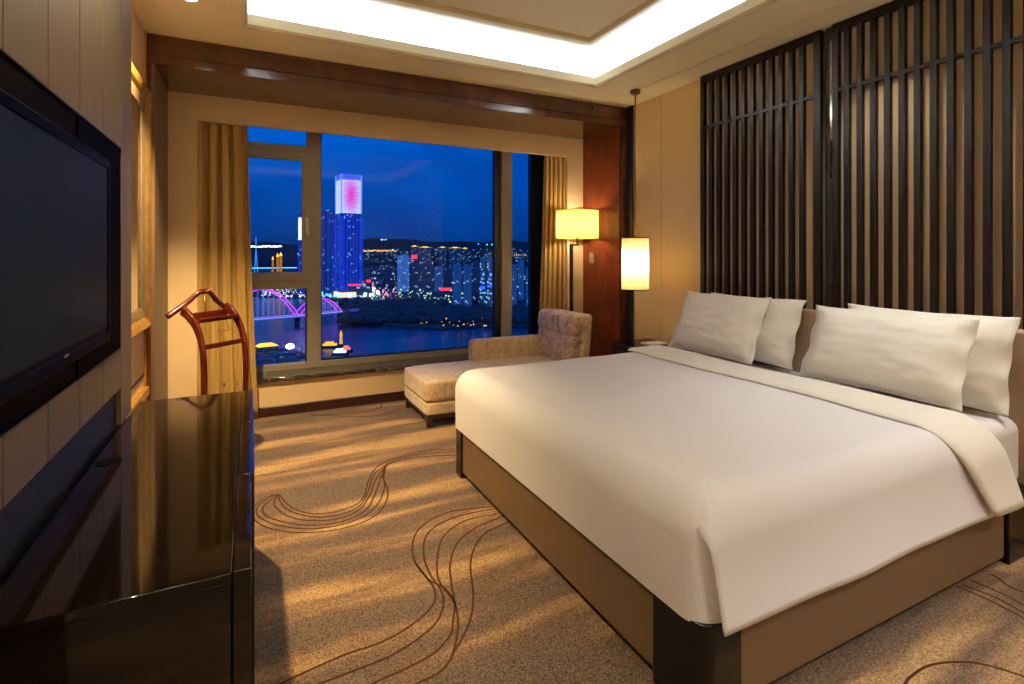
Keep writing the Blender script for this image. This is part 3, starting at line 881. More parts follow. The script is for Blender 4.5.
bm = BM(); cushion(bm, 1.90, 2.78, 4.655, cy1 + .01, .2, .582, .04, .0); obj('armrest', bm, M['velvet_soft'], t, smooth=True)
# back: two stacked pads on an upholstered shell, leaning slightly
def lean(bm, x, z0, k):
    for v in bm.verts:
        if v.co.z > z0: v.co.x += (v.co.z - z0) * k
bm = BM(); cushion(bm, 2.635, 2.80, cy0 + .02, cy1 - .01, .36, .655, .045, .0); lean(bm, 0, .36, .10); obj('back_cushion', bm, M['velvet'], t, smooth=True)
bm = BM(); cushion(bm, 2.62, 2.81, cy0 + .0, cy1 + .01, .635, .85, .075, .0); lean(bm, 0, .36, .10); obj('head_bolster', bm, M['velvet'], t, smooth=True)
bm = BM(); cushion(bm, 2.74, 2.86, cy0, cy1 + .01, .2, .84, .04, .0); lean(bm, 0, .36, .10); obj('back_shell', bm, M['velvet'], t, smooth=True)

# ------------------------------------------------------------------ clothes valet
vx, vy, ang = -.146, 4.035, math.atan2(.69, .72)
t = thing('clothes_valet', 'reddish wooden clothes valet stand in front of the gold curtain', 'clothes valet', (vx, vy, 0), ang)
hw = .165
# local X along the width, local +Y = toward the front (image left)
def side_path(x):
    return smoothpath([(x, -.02, .04), (x, 0, .35), (x, .0, .62), (x, .012, .78), (x, .05, .90), (x, .115, .985), (x, .19, 1.035)], 6)
for sx in (-1, 1):
    def pr(k):
        w = .012; d = .017 + .014 * max(0, (k - .55)) / .45
        return [(-w, -d), (w, -d), (w, d), (-w, d)]
    bm = BM()
    path = side_path(sx * hw)
    rings = []
    for i, p in enumerate(path):
        d = (path[min(i + 1, len(path) - 1)] - path[max(i - 1, 0)]).normalized()
        n = Vector((1, 0, 0)).cross(d).normalized(); k = i / (len(path) - 1)
        dd = .017 + .013 * max(0, (k - .5)) / .5
        rings.append([bm.verts.new(p + Vector((a * .012, 0, 0)) + n * b * dd) for a, b in ((-1, -1), (1, -1), (1, 1), (-1, 1))])
    for i in range(len(rings) - 1):
        for k in range(4): bm.faces.new((rings[i][k], rings[i][(k + 1) % 4], rings[i + 1][(k + 1) % 4], rings[i + 1][k]))
    bm.faces.new(rings[0]); bm.faces.new(rings[-1])
    obj('upright', bm, M['valet'], t, local=True, bevel=.003)
    bm = BM(); poly(bm, [(-.06, 0), (-.06, .03), (-.03, .05), (.05, .05), (.24, .02), (.24, 0)], sx * hw - .014, sx * hw + .014, axis='x'); obj('foot', bm, M['valet'], t, local=True, bevel=.003)
for z, y, hh in ((.80, .016, .016), (.16, -.01, .014)):
    bm = BM(); box(bm, -hw, hw, y - .010, y + .010, z - hh, z + hh); obj('crossbar', bm, M['valet'], t, local=True, bevel=.002)
bm = BM(); box(bm, -hw + .012, hw - .012, .05, .165, .955, .972); box(bm, -hw + .012, hw - .012, .155, .170, .972, 1.015); box(bm, -hw + .012, hw - .012, .045, .056, .972, .985)
obj('tray', bm, M['valet'], t, local=True, bevel=.002)
bm = BM(); tube(bm, smoothpath([(-.12, .178, 1.0), (-.10, .185, .985), (0, .186, .98), (.10, .185, .985), (.12, .178, 1.0)], 5), .0035, 8)
tube(bm, [(-.11, .165, 1.0), (-.11, .18, 1.0)], .004, 8); tube(bm, [(.11, .165, 1.0), (.11, .18, 1.0)], .004, 8)
tube(bm, smoothpath([(-.05, .02, .90), (.0, .03, .885), (.09, .03, .885), (.10, .03, .90)], 5), .003, 8); tube(bm, [(.05, .03, .885), (.05, .06, .955)], .003, 8)
obj('tie_rail', bm, M['brass'], t, local=True, smooth=True)
bm = BM(); tube(bm, [(0, .175, .99), (0, .20, 1.13)], .006, 8); obj('hanger_post', bm, M['brass'], t, local=True, smooth=True)
bm = BM()
hp = smoothpath([(-.235, .24, 1.0), (-.20, .235, 1.02), (-.12, .22, 1.075), (-.045, .20, 1.14), (0, .20, 1.15), (.045, .20, 1.14), (.12, .22, 1.075), (.20, .235, 1.02), (.235, .24, 1.0)], 6)
rings = []
for i, p in enumerate(hp):
    d = (hp[min(i + 1, len(hp) - 1)] - hp[max(i - 1, 0)]).normalized(); n = Vector((0, 1, 0)); m = d.cross(n).normalized(); n = m.cross(d)
    k = abs(i / (len(hp) - 1) - .5) * 2; hh = .018 if k < .9 else .018 + .006 * (k - .9) / .1; ww = .012 + .014 * k
    if k > .985: hh *= .6; ww *= .6
    rings.append([bm.verts.new(p + m * hh * math.cos(2 * PI * q / 12) + n * ww * math.sin(2 * PI * q / 12)) for q in range(12)])
for i in range(len(rings) - 1):
    for k in range(12): bm.faces.new((rings[i][k], rings[i][(k + 1) % 12], rings[i + 1][(k + 1) % 12], rings[i + 1][k]))
bm.faces.new(rings[0]); bm.faces.new(rings[-1])
obj('coat_hanger', bm, M['valet'], t, local=True, smooth=True)
bm = BM(); tube(bm, smoothpath([(.01, .19, 1.15), (.04, .17, 1.165), (.09, .16, 1.16)], 4), .003, 6); obj('hook', bm, M['brass'], t, local=True)

# ------------------------------------------------------------------ downlights
def downlight(x, y, label, power, size=1.1, col=(1, .80, .52), blend=.6):
    t = thing('downlight', label, 'ceiling light', (x, y, H), group='round recessed ceiling downlights')
    bm = BM(); lathe(bm, [(.038, H - .0005), (.052, H - .0005), (.052, H - .004), (.038, H - .006), (.036, H + .012), (.038, H - .0005)], x, y, 32, False); obj('ring', bm, M['lip'], t, smooth=True)
    bm = BM(); lathe(bm, [(.0005, H - .0025), (.037, H - .0025)], x, y, 32, False); obj('lens', bm, M['bulb'], t)
    l = bpy.data.lights.new('downlight_lamp', 'SPOT'); l.energy = power; l.color = col; l.spot_size = size * 1.5; l.spot_blend = blend; l.shadow_soft_size = .03
    o = bpy.data.objects.new('downlight_lamp', l); COL.objects.link(o); o.parent = t; o.location = (0, 0, -.012)
downlight(-.31, 3.52, 'ceiling downlight near the left corner of the window alcove', 380, 1.1, (1, .74, .38))
downlight(-.31, 1.9, 'ceiling downlight above the television end of the cabinet', 55)
downlight(-.31, .4, 'ceiling downlight close to the viewer on the cabinet side', 55)
downlight(2.95, 1.75, 'added unseen ceiling downlight over the pillows', 26, col=(1, .97, .93))  # this and the next are added out of view to light the bed
downlight(2.95, .7, 'added unseen ceiling downlight beside the head of the bed', 60, col=(1, .97, .93))
downlight(1.4, -.85, 'added ceiling fill light behind the viewer near the room centre', 115, col=(.93, .96, 1))  # pair added behind the camera as fill for the bed
downlight(2.7, -.85, 'added ceiling fill light behind the viewer on the headboard side', 115, col=(.93, .96, 1))

def plight(name, loc, e, col, r=.03):
    l = bpy.data.lights.new(name, 'POINT'); l.energy = e; l.color = col; l.shadow_soft_size = r
    o = bpy.data.objects.new(name, l); COL.objects.link(o); o.location = loc

# ------------------------------------------------------------------ the city at night, seen far below
GZ, WZ = -117.0, -120.0
def quiet(m):
    try: m.cycles.emission_sampling = 'NONE'
    except Exception: pass
    return m
def m_city(name, wall, thresh, tint, cell=(3.6, 3.3), stren=1.5, wash=None, wstr=0):
    t = NT(name)
    tc = t.n('ShaderNodeTexCoord'); sp = t.n('ShaderNodeSeparateXYZ'); t.l(tc.outputs['Object'], sp.inputs[0])
    sxy = t.math('ADD', sp.outputs[0], t.math('MULTIPLY', sp.outputs[1], .83))
    fx = t.math('FLOOR', t.math('DIVIDE', sxy, cell[0])); fz = t.math('FLOOR', t.math('DIVIDE', sp.outputs[2], cell[1]))
    cb = t.n('ShaderNodeCombineXYZ'); t.l(fx, cb.inputs[0]); t.l(fz, cb.inputs[1])
    wn = t.n('ShaderNodeTexWhiteNoise'); wn.noise_dimensions = '3D'; t.l(cb.outputs[0], wn.inputs[0])
    lit = t.math('GREATER_THAN', wn.outputs['Value'], thresh)
    geo = t.n('ShaderNodeNewGeometry'); sn = t.n('ShaderNodeSeparateXYZ'); t.l(geo.outputs['Normal'], sn.inputs[0])
    vert = t.math('LESS_THAN', t.math('ABSOLUTE', sn.outputs[2]), .5)
    hue = t.ramp(wn.outputs['Color'], [(0, tint[0]), (.5, tint[1]), (1, tint[2])])
    st = t.math('MULTIPLY', t.math('MULTIPLY', lit, vert), stren)
    b = t.bsdf(color=wall, rough=.7)
    if wash:
        # lit façade tubes: vertical light lines
        fr = t.math('FRACT', t.math('DIVIDE', sxy, 9.0)); line = t.math('LESS_THAN', fr, .3)
        wv = t.math('MULTIPLY', t.math('ADD', t.math('MULTIPLY', line, .8), .2), wstr)
        wv = t.math('MULTIPLY', wv, vert)
        e1 = t.n('ShaderNodeEmission'); e1.inputs[0].default_value = wash; t.l(wv, e1.inputs[1])
        e2 = t.n('ShaderNodeEmission'); t.l(hue, e2.inputs[0]); t.l(st, e2.inputs[1])
        a1 = t.n('ShaderNodeAddShader'); a2 = t.n('ShaderNodeAddShader')
        t.l(b.outputs[0], a1.inputs[0]); t.l(e1.outputs[0], a1.inputs[1]); t.l(a1.outputs[0], a2.inputs[0]); t.l(e2.outputs[0], a2.inputs[1])
        t.l(a2.outputs[0], t.out.inputs['Surface'])
    else:
        t.l(hue, b.inputs['Emission Color']); t.l(st, b.inputs['Emission Strength'])
    return quiet(t.m)
W3 = (RGB(255, 226, 160), RGB(200, 225, 255), RGB(130, 190, 255))
MC = {  # blue night haze is put into these wall colours
    'dark': m_city('dark_tower', RGB(40, 72, 112), .965, W3, stren=.4),
    'grey': m_city('pale_tower', RGB(150, 180, 225), .95, W3, stren=.35),
    'mid': m_city('mid_tower', RGB(84, 124, 176), .955, W3, stren=.4),
    'cyan': m_city('busy_tower', RGB(56, 110, 160), .86, (RGB(120, 210, 255), RGB(190, 235, 255), RGB(60, 150, 255)), stren=.5),
    'low': m_city('low_block', RGB(36, 62, 100), .95, (RGB(255, 200, 120), RGB(190, 220, 255), RGB(120, 200, 240)), (9, 6), .5),
    'blue': m_city('blue_tower_facade', RGB(10, 24, 110), .975, (RGB(120, 190, 255), RGB(90, 150, 255), RGB(160, 220, 255)), (4, 4), .5, RGB(14, 70, 235), .50),
    'blue2': m_city('second_tower_facade', RGB(10, 30, 110), .97, (RGB(120, 190, 255), RGB(90, 150, 255), RGB(160, 220, 255)), (4, 4), .4, RGB(14, 80, 215), .32),
}
def E(name, rgb, s): return quiet(m_emit(name, RGB(*rgb), s))
EM = {'red': E('red_sign', (255, 40, 60), 2.2), 'yellow': E('yellow_light', (255, 200, 60), 1.2), 'white': E('white_light', (225, 240, 255), 3),
      'cyan': E('cyan_light', (90, 200, 255), 1.6), 'blue': E('blue_light', (40, 80, 255), 1.5), 'purple': E('purple_arch_light', (190, 60, 230), 1.1),
      'lilac': E('lilac_light', (150, 150, 255), .8), 'warm': E('warm_light', (255, 180, 90), 1.3), 'pink': E('pink_light', (255, 90, 170), 1.4),
      'green': E('green_light', (170, 230, 150), 1.1)}
M['land'] = m_plain('dark_land', RGB(26, 40, 62), .95, var=.4, scale=.01)  # haze tint also mixed into the land and hill colours
M['hill'] = m_plain('far_hill', RGB(14, 28, 52), 1, var=.2, scale=.002)
def m_water():
    t = NT('river_water'); v = t.coords((.05, .05, .05)); n = t.noise(v, 3, 3)
    t.bsdf(color=RGB(8, 34, 78), rough=.22, spec=.4, normal=t.bump(n, .4, 1.5)); return t.m
M['water'] = m_water()
# water and land
bm = BM()
f = bm.faces.new([bm.verts.new(far(u, d, WZ)) for u, d in ((-300, 250), (900, 250), (900, 2600), (-300, 2600))])
struct('river_water', bm, M['water'])
def land(name, pts):
    bm = BM(); P = [far(u, d, 0) for u, d in pts]
    poly(bm, [(p.x, p.y) for p in P], WZ - 2, GZ); return struct(name, bm, M['land'])
land('land_far', [(-300, 1750), (150, 1650), (300, 1480), (338, 1380), (341, 1120), (352, 1000), (385, 900), (440, 850), (500, 900), (640, 820), (900, 700), (900, 9000), (-300, 9000)])
land('land_near', [(-300, 250), (150, 250), (344, 250), (352, 560), (342, 600), (322, 560), (302, 640), (262, 690), (150, 720), (-300, 760)])
# hills on the skyline
def hills(name, d, v0, amp, seed, mat):
    bm = BM(); n = 120
    prev = None
    for i in range(n + 1):
        u = -100 + i * 8
        h = hgt(v0 - amp * (.5 + .5 * noise.noise(Vector((i * .09, seed, 0))) + .25 * noise.noise(Vector((i * .31, seed, 5)))), d)
        a, b = far(u, d, GZ), far(u, d + 300, h); c = far(u, d + 1200, GZ)
        cur = [bm.verts.new(a), bm.verts.new(b), bm.verts.new(c)]
        if prev:
            bm.faces.new((prev[0], prev[1], cur[1], cur[0])); bm.faces.new((prev[1], prev[2], cur[2], cur[1]))
        prev = cur
    struct(name, bm, mat, smooth=True)
hills('hill_near', 5200, 250, 8, 2.2, M['hill'])
hills('hill_far', 7500, 246, 10, 6.1, M['hill'])

def block_plan(w, dp, notch=True):
    if not notch: return [(-w/2, -dp/2), (w/2, -dp/2), (w/2, dp/2), (-w/2, dp/2)]
    k = w * .07; q = dp * .12
    return [(-w/2, -dp/2), (-k, -dp/2), (-k, -dp/2 + q), (k, -dp/2 + q), (k, -dp/2), (w/2, -dp/2), (w/2, dp/2), (k, dp/2), (k, dp/2 - q), (-k, dp/2 - q), (-k, dp/2), (-w/2, dp/2)]
def building(name, label, u0, u1, vt, d, mat, cat='building', group=None, notch=True, sign=None, roofl=None, rot=None):
    w = (u1 - u0) / FPX * d; c = far((u0 + u1) / 2, d, GZ); z1 = hgt(vt, d)
    h = max(6, z1 - GZ); dp = min(w * .9, 30) + 6
    t = thing(name, label, cat, c, rot if rot is not None else -math.atan2(c.x, c.y) , group)
    bm = BM(); poly(bm, block_plan(w, dp, notch), 0, h); obj('walls', bm, mat, t, local=True)
    bm = BM(); box(bm, -w * .22, w * .22, -dp * .2, dp * .2, h, h + max(2.5, h * .035)); poly(bm, [(-w/2-.4, -dp/2-.4), (w/2+.4, -dp/2-.4), (w/2+.4, -dp/2+.4), (-w/2-.4, -dp/2+.4)], h, h + 1.4)
    obj('roof', bm, mat if not roofl else EM[roofl], t, local=True)
    if sign:
        col, su0, su1, sv0, sv1 = sign
        a0, a1 = (su0 - (u0 + u1) / 2) / FPX * d, (su1 - (u0 + u1) / 2) / FPX * d
        bm = BM(); box(bm, a0, a1, -dp / 2 - 1.5, -dp / 2 - .3, hgt(sv1, d) - GZ, hgt(sv0, d) - GZ)
        obj('lit_sign', bm, EM[col], t, local=True)
    return t
# the great LED-crowned tower
d = 1500
c = far(348.5, d, GZ)
t = thing('skyscraper', 'tall blue-lit skyscraper with a glowing pink and white crown', 'skyscraper', c, -math.atan2(c.x, c.y) + .28)
zt0, zled0, zled1, ztop = 0, hgt(214, d) - GZ, hgt(181, d) - GZ, hgt(176, d) - GZ
w = 56
bm = BM(); q = w / 2
poly(bm, [(-q, -q), (q, -q), (q, q), (-q, q)], 14, zled0); obj('shaft', bm, MC['blue'], t, local=True)
mcl = E('tower_corner_light', (30, 80, 255), .45)
for sx in (-1, 1):
    for sy in (-1, 1):
        bm = BM()
        for k in range(28): box(bm, sx * q - 4, sx * q + 4, sy * q - 4, sy * q + 4, 22 + k * (zled0 - 30) / 28, 22 + k * (zled0 - 30) / 28 + 4.2)
        obj('corner_lights', bm, mcl, t, local=True)
bm = BM(); poly(bm, [(-q - 5, -q - 5), (q + 5, -q - 5), (q + 5, q + 5), (-q - 5, q + 5)], 0, 14); obj('podium', bm, E('podium_light', (255, 210, 150), .9), t, local=True)
def m_led():
    t = NT('led_crown'); tc = t.n('ShaderNodeTexCoord'); sp = t.n('ShaderNodeSeparateXYZ'); t.l(tc.outputs['Object'], sp.inputs[0])
    gx = t.math('MULTIPLY', t.math('SUBTRACT', sp.outputs[0], 0.0), 1 / 27.0); gz = t.math('MULTIPLY', t.math('SUBTRACT', sp.outputs[2], (zled0 + zled1) / 2 + 5), 1 / 62.0)
    r = t.math('SQRT', t.math('ADD', t.math('MULTIPLY', gx, gx), t.math('MULTIPLY', gz, gz)))
    n = t.noise(t.coords((.06, .06, .25)), 2, 3)
    col = t.ramp(t.math('ADD', r, t.math('MULTIPLY', t.math('SUBTRACT', n, .5), .9)), [(.2, RGB(240, 70, 205)), (.65, RGB(215, 150, 245)), (1.0, RGB(205, 215, 255)), ])
    fr = t.math('FRACT', t.math('DIVIDE', sp.outputs[2], 5.0)); fx = t.math('FRACT', t.math('DIVIDE', sp.outputs[0], 5.0))
    st = t.math('MULTIPLY', t.math('ADD', t.math('MULTIPLY', t.math('GREATER_THAN', fr, .3), .4), .8), .55)
    st = t.math('MULTIPLY', st, t.math('ADD', t.math('MULTIPLY', t.math('GREATER_THAN', fx, .25), .2), .95))
    e = t.n('ShaderNodeEmission'); t.l(col, e.inputs[0]); t.l(st, e.inputs[1]); t.l(e.outputs[0], t.out.inputs['Surface']); return quiet(t.m)
bm = BM(); poly(bm, [(-q + .5, -q + .5), (q - .5, -q + .5), (q - .5, q - .5), (-q + .5, q - .5)], zled0, zled1); crown = obj('led_crown', bm, m_led(), t, local=True)
bm = BM()
for sx in (-1, 1):
    for sy in (-1, 1): box(bm, sx * q - 1.6, sx * q + 1.6, sy * q - 1.6, sy * q + 1.6, zled0, ztop)
obj('crown_posts', bm, E('crown_post_light', (90, 120, 255), 1.3), t, local=True)
bm = BM()
for z in (zled1 + 2, ztop - 3):
    for s in (-1, 1):
        box(bm, -q, q, s * q - 1.5, s * q + 1.5, z, z + 3); box(bm, s * q - 1.5, s * q + 1.5, -q, q, z, z + 3)
for k in range(9): box(bm, -q + k * w / 8 - .8, -q + k * w / 8 + .8, -q - 1, -q + 1, zled1, ztop)
obj('roof_frame', bm, E('roof_frame_light', (60, 80, 255), .9), t, local=True)
# its neighbours
t = building('office_tower', 'blue striped office tower beside the pink-crowned skyscraper', 317, 336, 212, 1560, MC['blue2'], 'skyscraper', notch=True)
t = building('office_tower', 'blue tower with white glowing top cut off by the window mullion', 297.5, 309, 215, 1620, MC['blue'], 'skyscraper', notch=False)
bm = BM(); dd = 1620; ww = 11.5 / FPX * dd; box(bm, -ww * .38, ww * .3, -20.5, -18.5, hgt(240, dd) - GZ, hgt(218, dd) - GZ)
obj('led_panel', bm, E('white_led_panel', (190, 215, 255), 1.6), t, local=True)
B = [
 ('pale grey slab tower left of the red-signed tower', 397.5, 409, 256, 1700, 'grey', None),
 ('dark tower with a small red sign on top', 410, 420.5, 260, 1720, 'dark', ('red', 411.5, 417, 255, 258.5)),
 ('broad dark tower right of the tower with the rooftop red sign', 421.5, 433, 262, 1700, 'dark', None),
 ('slim bluish tower above the long red sign', 434.5, 443, 267, 1650, 'mid', None),
 ('tall blue-grey residential tower rising from the riverside trees', 453, 461.5, 265, 1150, 'mid', None),
 ('second blue-grey residential tower, twin beside the riverside trees', 463.5, 471.5, 266, 1150, 'mid', None),
 ('unlit dark tower between the riverside twins and the cyan towers', 472.5, 479, 263, 1250, 'dark', None),
 ('cyan-lit tower just left of the brightest blue-lit tower', 480, 485.5, 259, 1260, 'cyan', ('blue', 480, 485, 286, 289)),
 ('brightest blue-lit tower near the dark window post', 487, 493, 257, 1240, 'cyan', ('blue', 487, 492, 285, 287)),
 ('cyan-dotted tower partly behind the dark window post', 494.5, 503, 262, 1200, 'cyan', None),
 ('bluish tower at the left side of the narrow right window pane', 511, 517, 266, 1250, 'mid', None),
 ('dark tower in the middle of the narrow right window pane', 518.5, 524, 261, 1400, 'mid', None),
 ('dim tower at the right side of the narrow right window pane', 526, 534, 268, 1150, 'mid', None),
 ('low wide shed topped by a long bright red sign', 432, 455, 292, 1460, 'low', ('red', 440, 451.5, 287.5, 290)),
 ('low market hall with a red neon line along its roof', 350, 372, 287, 1500, 'low', ('red', 346, 361, 283.8, 285.3)),
 ('small hall carrying a short round red sign', 363, 372, 282, 1640, 'low', ('red', 366.5, 370.5, 279.6, 282)),
 ('far slab block with a glowing yellow line along its roof', 419, 431, 247.5, 3000, 'dark', None),
 ('far block with square yellow crown on the skyline', 411, 418, 246.5, 3000, 'dark', None),
 ('far slab with yellow roof light, right of the longest one', 439, 446, 247.6, 3050, 'dark', None),
 ('far low slab with dotted yellow roof light near the cyan lamps', 449, 461, 248, 3050, 'dark', None),
 ('far slab with a faint yellow roof edge, last of the row', 462, 468, 248.6, 3100, 'dark', None),
]
for i, (lab, u0, u1, vt, d, mt, sign) in enumerate(B):
    t = building('apartment_tower' if vt > 250 and d < 1800 and i < 13 else 'city_building', lab, u0, u1, vt, d, MC[mt], 'building', 'buildings across the river', notch=mt != 'low', sign=sign, roofl='yellow' if d >= 3000 else None)
# yellow-lit little towers seen through the casement
for lab, u0, u1, vt in (('slim golden-lit tower seen low in the casement, left of the pair', 272, 273.6, 256), ('golden-lit pointed tower low in the casement, second from the left', 276.6, 278.6, 253), ('golden-lit pointed tower low in the casement, right of the pair', 279.6, 282, 252)):
    d = 1750; w = (u1 - u0) / FPX * d; c = far((u0 + u1) / 2, d, GZ); h = hgt(vt, d) - GZ
    t = thing('lit_tower', lab, 'tower', c, -math.atan2(c.x, c.y))
    bm = BM(); box(bm, -w / 2, w / 2, -w / 2, w / 2, 0, h * .9); obj('shaft', bm, E('gold_wash', (210, 130, 30), .5), t, local=True)
    bm = BM(); lathe(bm, [(w * .7, h * .9), (w * .35, h * .95), (.3, h)], 0, 0, 4); obj('spire', bm, EM['yellow'], t, local=True)
c = far(256, 1900, GZ)
t = thing('bridge_pylon', 'thin blue-lit bridge mast at the left of the casement', 'bridge mast', c, 0)
bm = BM(); h = hgt(237, 1900) - GZ
tube(bm, [(-9, 0, 0), (0, 0, h * .75), (0, 0, h)], 1.8, 6); tube(bm, [(9, 0, 0), (0, 0, h * .75)], 1.8, 6); obj('mast', bm, E('mast_light', (60, 150, 255), .7), t, local=True)
bm = BM(); box(bm, -60, 160, -4, 4, h * .38, h * .38 + 2.5); obj('deck', bm, EM['cyan'], t, local=True)
# arch bridge
P0, P1, P2 = far(220, 830, -104), far(297, 915, -104), far(339.5, 985, -104)
t = thing('arch_bridge', 'purple-lit double arch bridge over the river', 'bridge', (P1.x, P1.y, WZ))
side = (P2 - P0).normalized().cross(Vector((0, 0, 1))) * 9
bm = BM()
e0 = far(150, 760, -104)
for a, b in ((e0, P0), (P0, P1), (P1, P2), (P2, far(360, 1030, -104))):
    vs = [bm.verts.new(p + s + Vector((0, 0, z))) for p in (a, b) for s in (side, -side) for z in (0, -3)]
    for q in ((0, 2, 6, 4), (1, 5, 7, 3), (0, 4, 5, 1), (2, 3, 7, 6), (0, 1, 3, 2), (4, 6, 7, 5)): bm.faces.new([vs[i] for i in q])
obj('deck', bm, E('deck_wash', (70, 90, 200), .35), t)
for s in (side, -side):
    for a, b, hh in ((P0, P1, 49), (P1, P2, 27)):
        bm = BM(); n = 28
        tube(bm, [a.lerp(b, k / n) + s + Vector((0, 0, hh * 4 * (k / n) * (1 - k / n))) for k in range(n + 1)], 1.0, 6)
        obj('arch', bm, EM['purple'], t)
        bm = BM(); n = 14
        for k in range(1, n):
            p = a.lerp(b, k / n) + s; tube(bm, [p, p + Vector((0, 0, hh * 4 * (k / n) * (1 - k / n)))], .38, 4)
        obj('hangers', bm, E('hanger_light', (130, 110, 240), .5), t)
bm = BM()
for s in (side * 1.05, -side * 1.05):
    tube(bm, [e0 + s, P0 + s, P1 + s, P2 + s], .8, 4)
obj('deck_light', bm, EM['lilac'], t)
for p in (P0, P1, P2):
    bm = BM(); box(bm, p.x - 4, p.x + 4, p.y - 4, p.y + 4, WZ - 1, -106); obj('pier', bm, M['land'], t)

# lights of streets and blocks: a countless scatter
def scatter(name, label, mat, n, ur, vr, size, seed, z=None, kind='stuff', pts=None):
    rnd = random.Random(seed); bm = BM()
    pts = pts or [(rnd.uniform(*ur), rnd.uniform(*vr)) for _ in range(n)]
    for u, v in pts:
        zz = GZ + (z if z else rnd.uniform(3, 10)); d = (EYE - zz) * FPX / (v - HOR)
        p = far(u, d, zz); r = size * d / 1200 * rnd.uniform(.6, 1.5)
        m = Matrix.Translation(p)
        bmesh.ops.create_icosphere(bm, subdivisions=1, radius=r, matrix=m)
    return tag(obj(name, bm, mat), label, 'city lights', kind=kind)
scatter('street_lights', 'scattered cool white street lights across the far bank', E('street_cool', (190, 225, 255), .7), 110, (341, 495), (288, 300), 1.3, 1)
scatter('street_lights', 'scattered greenish street lights among the riverside trees', EM['green'], 90, (370, 500), (289, 306), 1.5, 2)
scatter('street_lights', 'warm lamps along the riverside below the towers', EM['warm'], 70, (420, 495), (308, 326), 1.1, 3)
scatter('street_lights', 'bright market lights beside the skyscraper foot', EM['white'], 70, (341, 374), (284, 296), 3.0, 4)
scatter('street_lights', 'bluish lights around the skyscraper foot', EM['cyan'], 90, (322, 364), (287, 297), 1.9, 5)
scatter('street_lights', 'red neon specks in the market district', EM['red'], 44, (343, 376), (279, 292), 2.8, 6)
scatter('street_lights', 'cool lights of the district above the arch bridge', E('bridge_district', (200, 210, 230), 1.2), 130, (262, 308), (288, 297), 1.3, 7)
scatter('street_lights', 'faint dots of light over the far city', E('faint', (120, 180, 240), .35), 220, (340, 536), (260, 290), .7, 8)
scatter('street_lights', 'pinkish lights mixed into the market district', EM['pink'], 50, (338, 420), (281, 296), 1.9, 9)
rn = random.Random(4)
scatter('skyline_lights', 'white line of lights at the foot of the hills, left', E('skyline_white', (190, 235, 255), 1.6), 0, 0, 0, 1.2, 10, z=30, pts=[(246 + rn.random() ** 1.3 * 50, 262.5 + rn.uniform(-.6, .8)) for _ in range(60)])
def skyline_dots(name, label, mat, pts, d=4200, r=4):
    bm = BM()
    for u, v in pts:
        bmesh.ops.create_icosphere(bm, subdivisions=1, radius=r * rn.uniform(.6, 1.3), matrix=Matrix.Translation(far(u, d, hgt(v, d))))
    return tag(obj(name, bm, mat), label, 'city lights', kind='stuff')
skyline_dots('skyline_lights', 'bright white row of lights below the hills in the casement', EM['white'], [(247 + k * .75 + rn.uniform(-.3, .3), 246.6 + rn.uniform(-.7, .6)) for k in range(46)], r=5)
skyline_dots('skyline_lights', 'pale lights below the hills right of the skyscraper', EM['warm'], [(364 + k * 1.1, 250.8 + rn.uniform(-.6, .6) ) for k in range(30)], r=4.5)
skyline_dots('skyline_lights', 'two cyan lamps on the skyline right of the skyscraper', EM['cyan'], [(381.5, 239.6), (383, 239.6), (385.2, 239.7), (386.5, 239.5), (478.5, 244), (487, 244.6), (492, 244.5)], d=5000, r=8)
skyline_dots('skyline_lights', 'many faint far lights between skyline and towers', E('faint_far', (120, 170, 220), .8), [(rn.uniform(362, 536), rn.uniform(249, 262)) for _ in range(260)], d=3600, r=3.2)
skyline_dots('skyline_lights', 'orange dots on the skyline in the narrow right pane', EM['warm'], [(512 + k * 2.3, 255 + rn.uniform(-.3, .3)) for k in range(9)], d=4000, r=3.5)
# low city blocks
rl = random.Random(11); bm = BM()
for _ in range(280):
    u = rl.uniform(180, 545); v = rl.uniform(266, 290); d = (EYE - GZ) * FPX / (v - HOR); p = far(u, d, GZ)
    w = rl.uniform(18, 60); h = rl.uniform(10, 46) if u > 365 else rl.uniform(8, 22)
    box(bm, p.x - w / 2, p.x + w / 2, p.y - w / 3, p.y + w / 3, GZ, GZ + h)
tag(obj('distant_rooftops', bm, MC['low']), 'mass of low dim city blocks across the far bank', 'city blocks', kind='stuff')
# dark riverside trees
bm = BM()
for _ in range(420):
    u = rl.uniform(342, 540); dd = rl.uniform(905, 1100 if u > 445 else 1300); p = far(u, dd, GZ); r = rl.uniform(6, 13)
    bmesh.ops.create_icosphere(bm, subdivisions=1, radius=r, matrix=Matrix.Translation(p + Vector((0, 0, r * .5))) @ Matrix.Diagonal((1.4, 1.4, .8, 1)))
tag(obj('woods', bm, m_plain('night_tree_leaves', RGB(18, 40, 62), 1, var=.3, scale=.05), smooth=True), 'dark belt of trees along the far river bank', 'trees', kind='stuff')
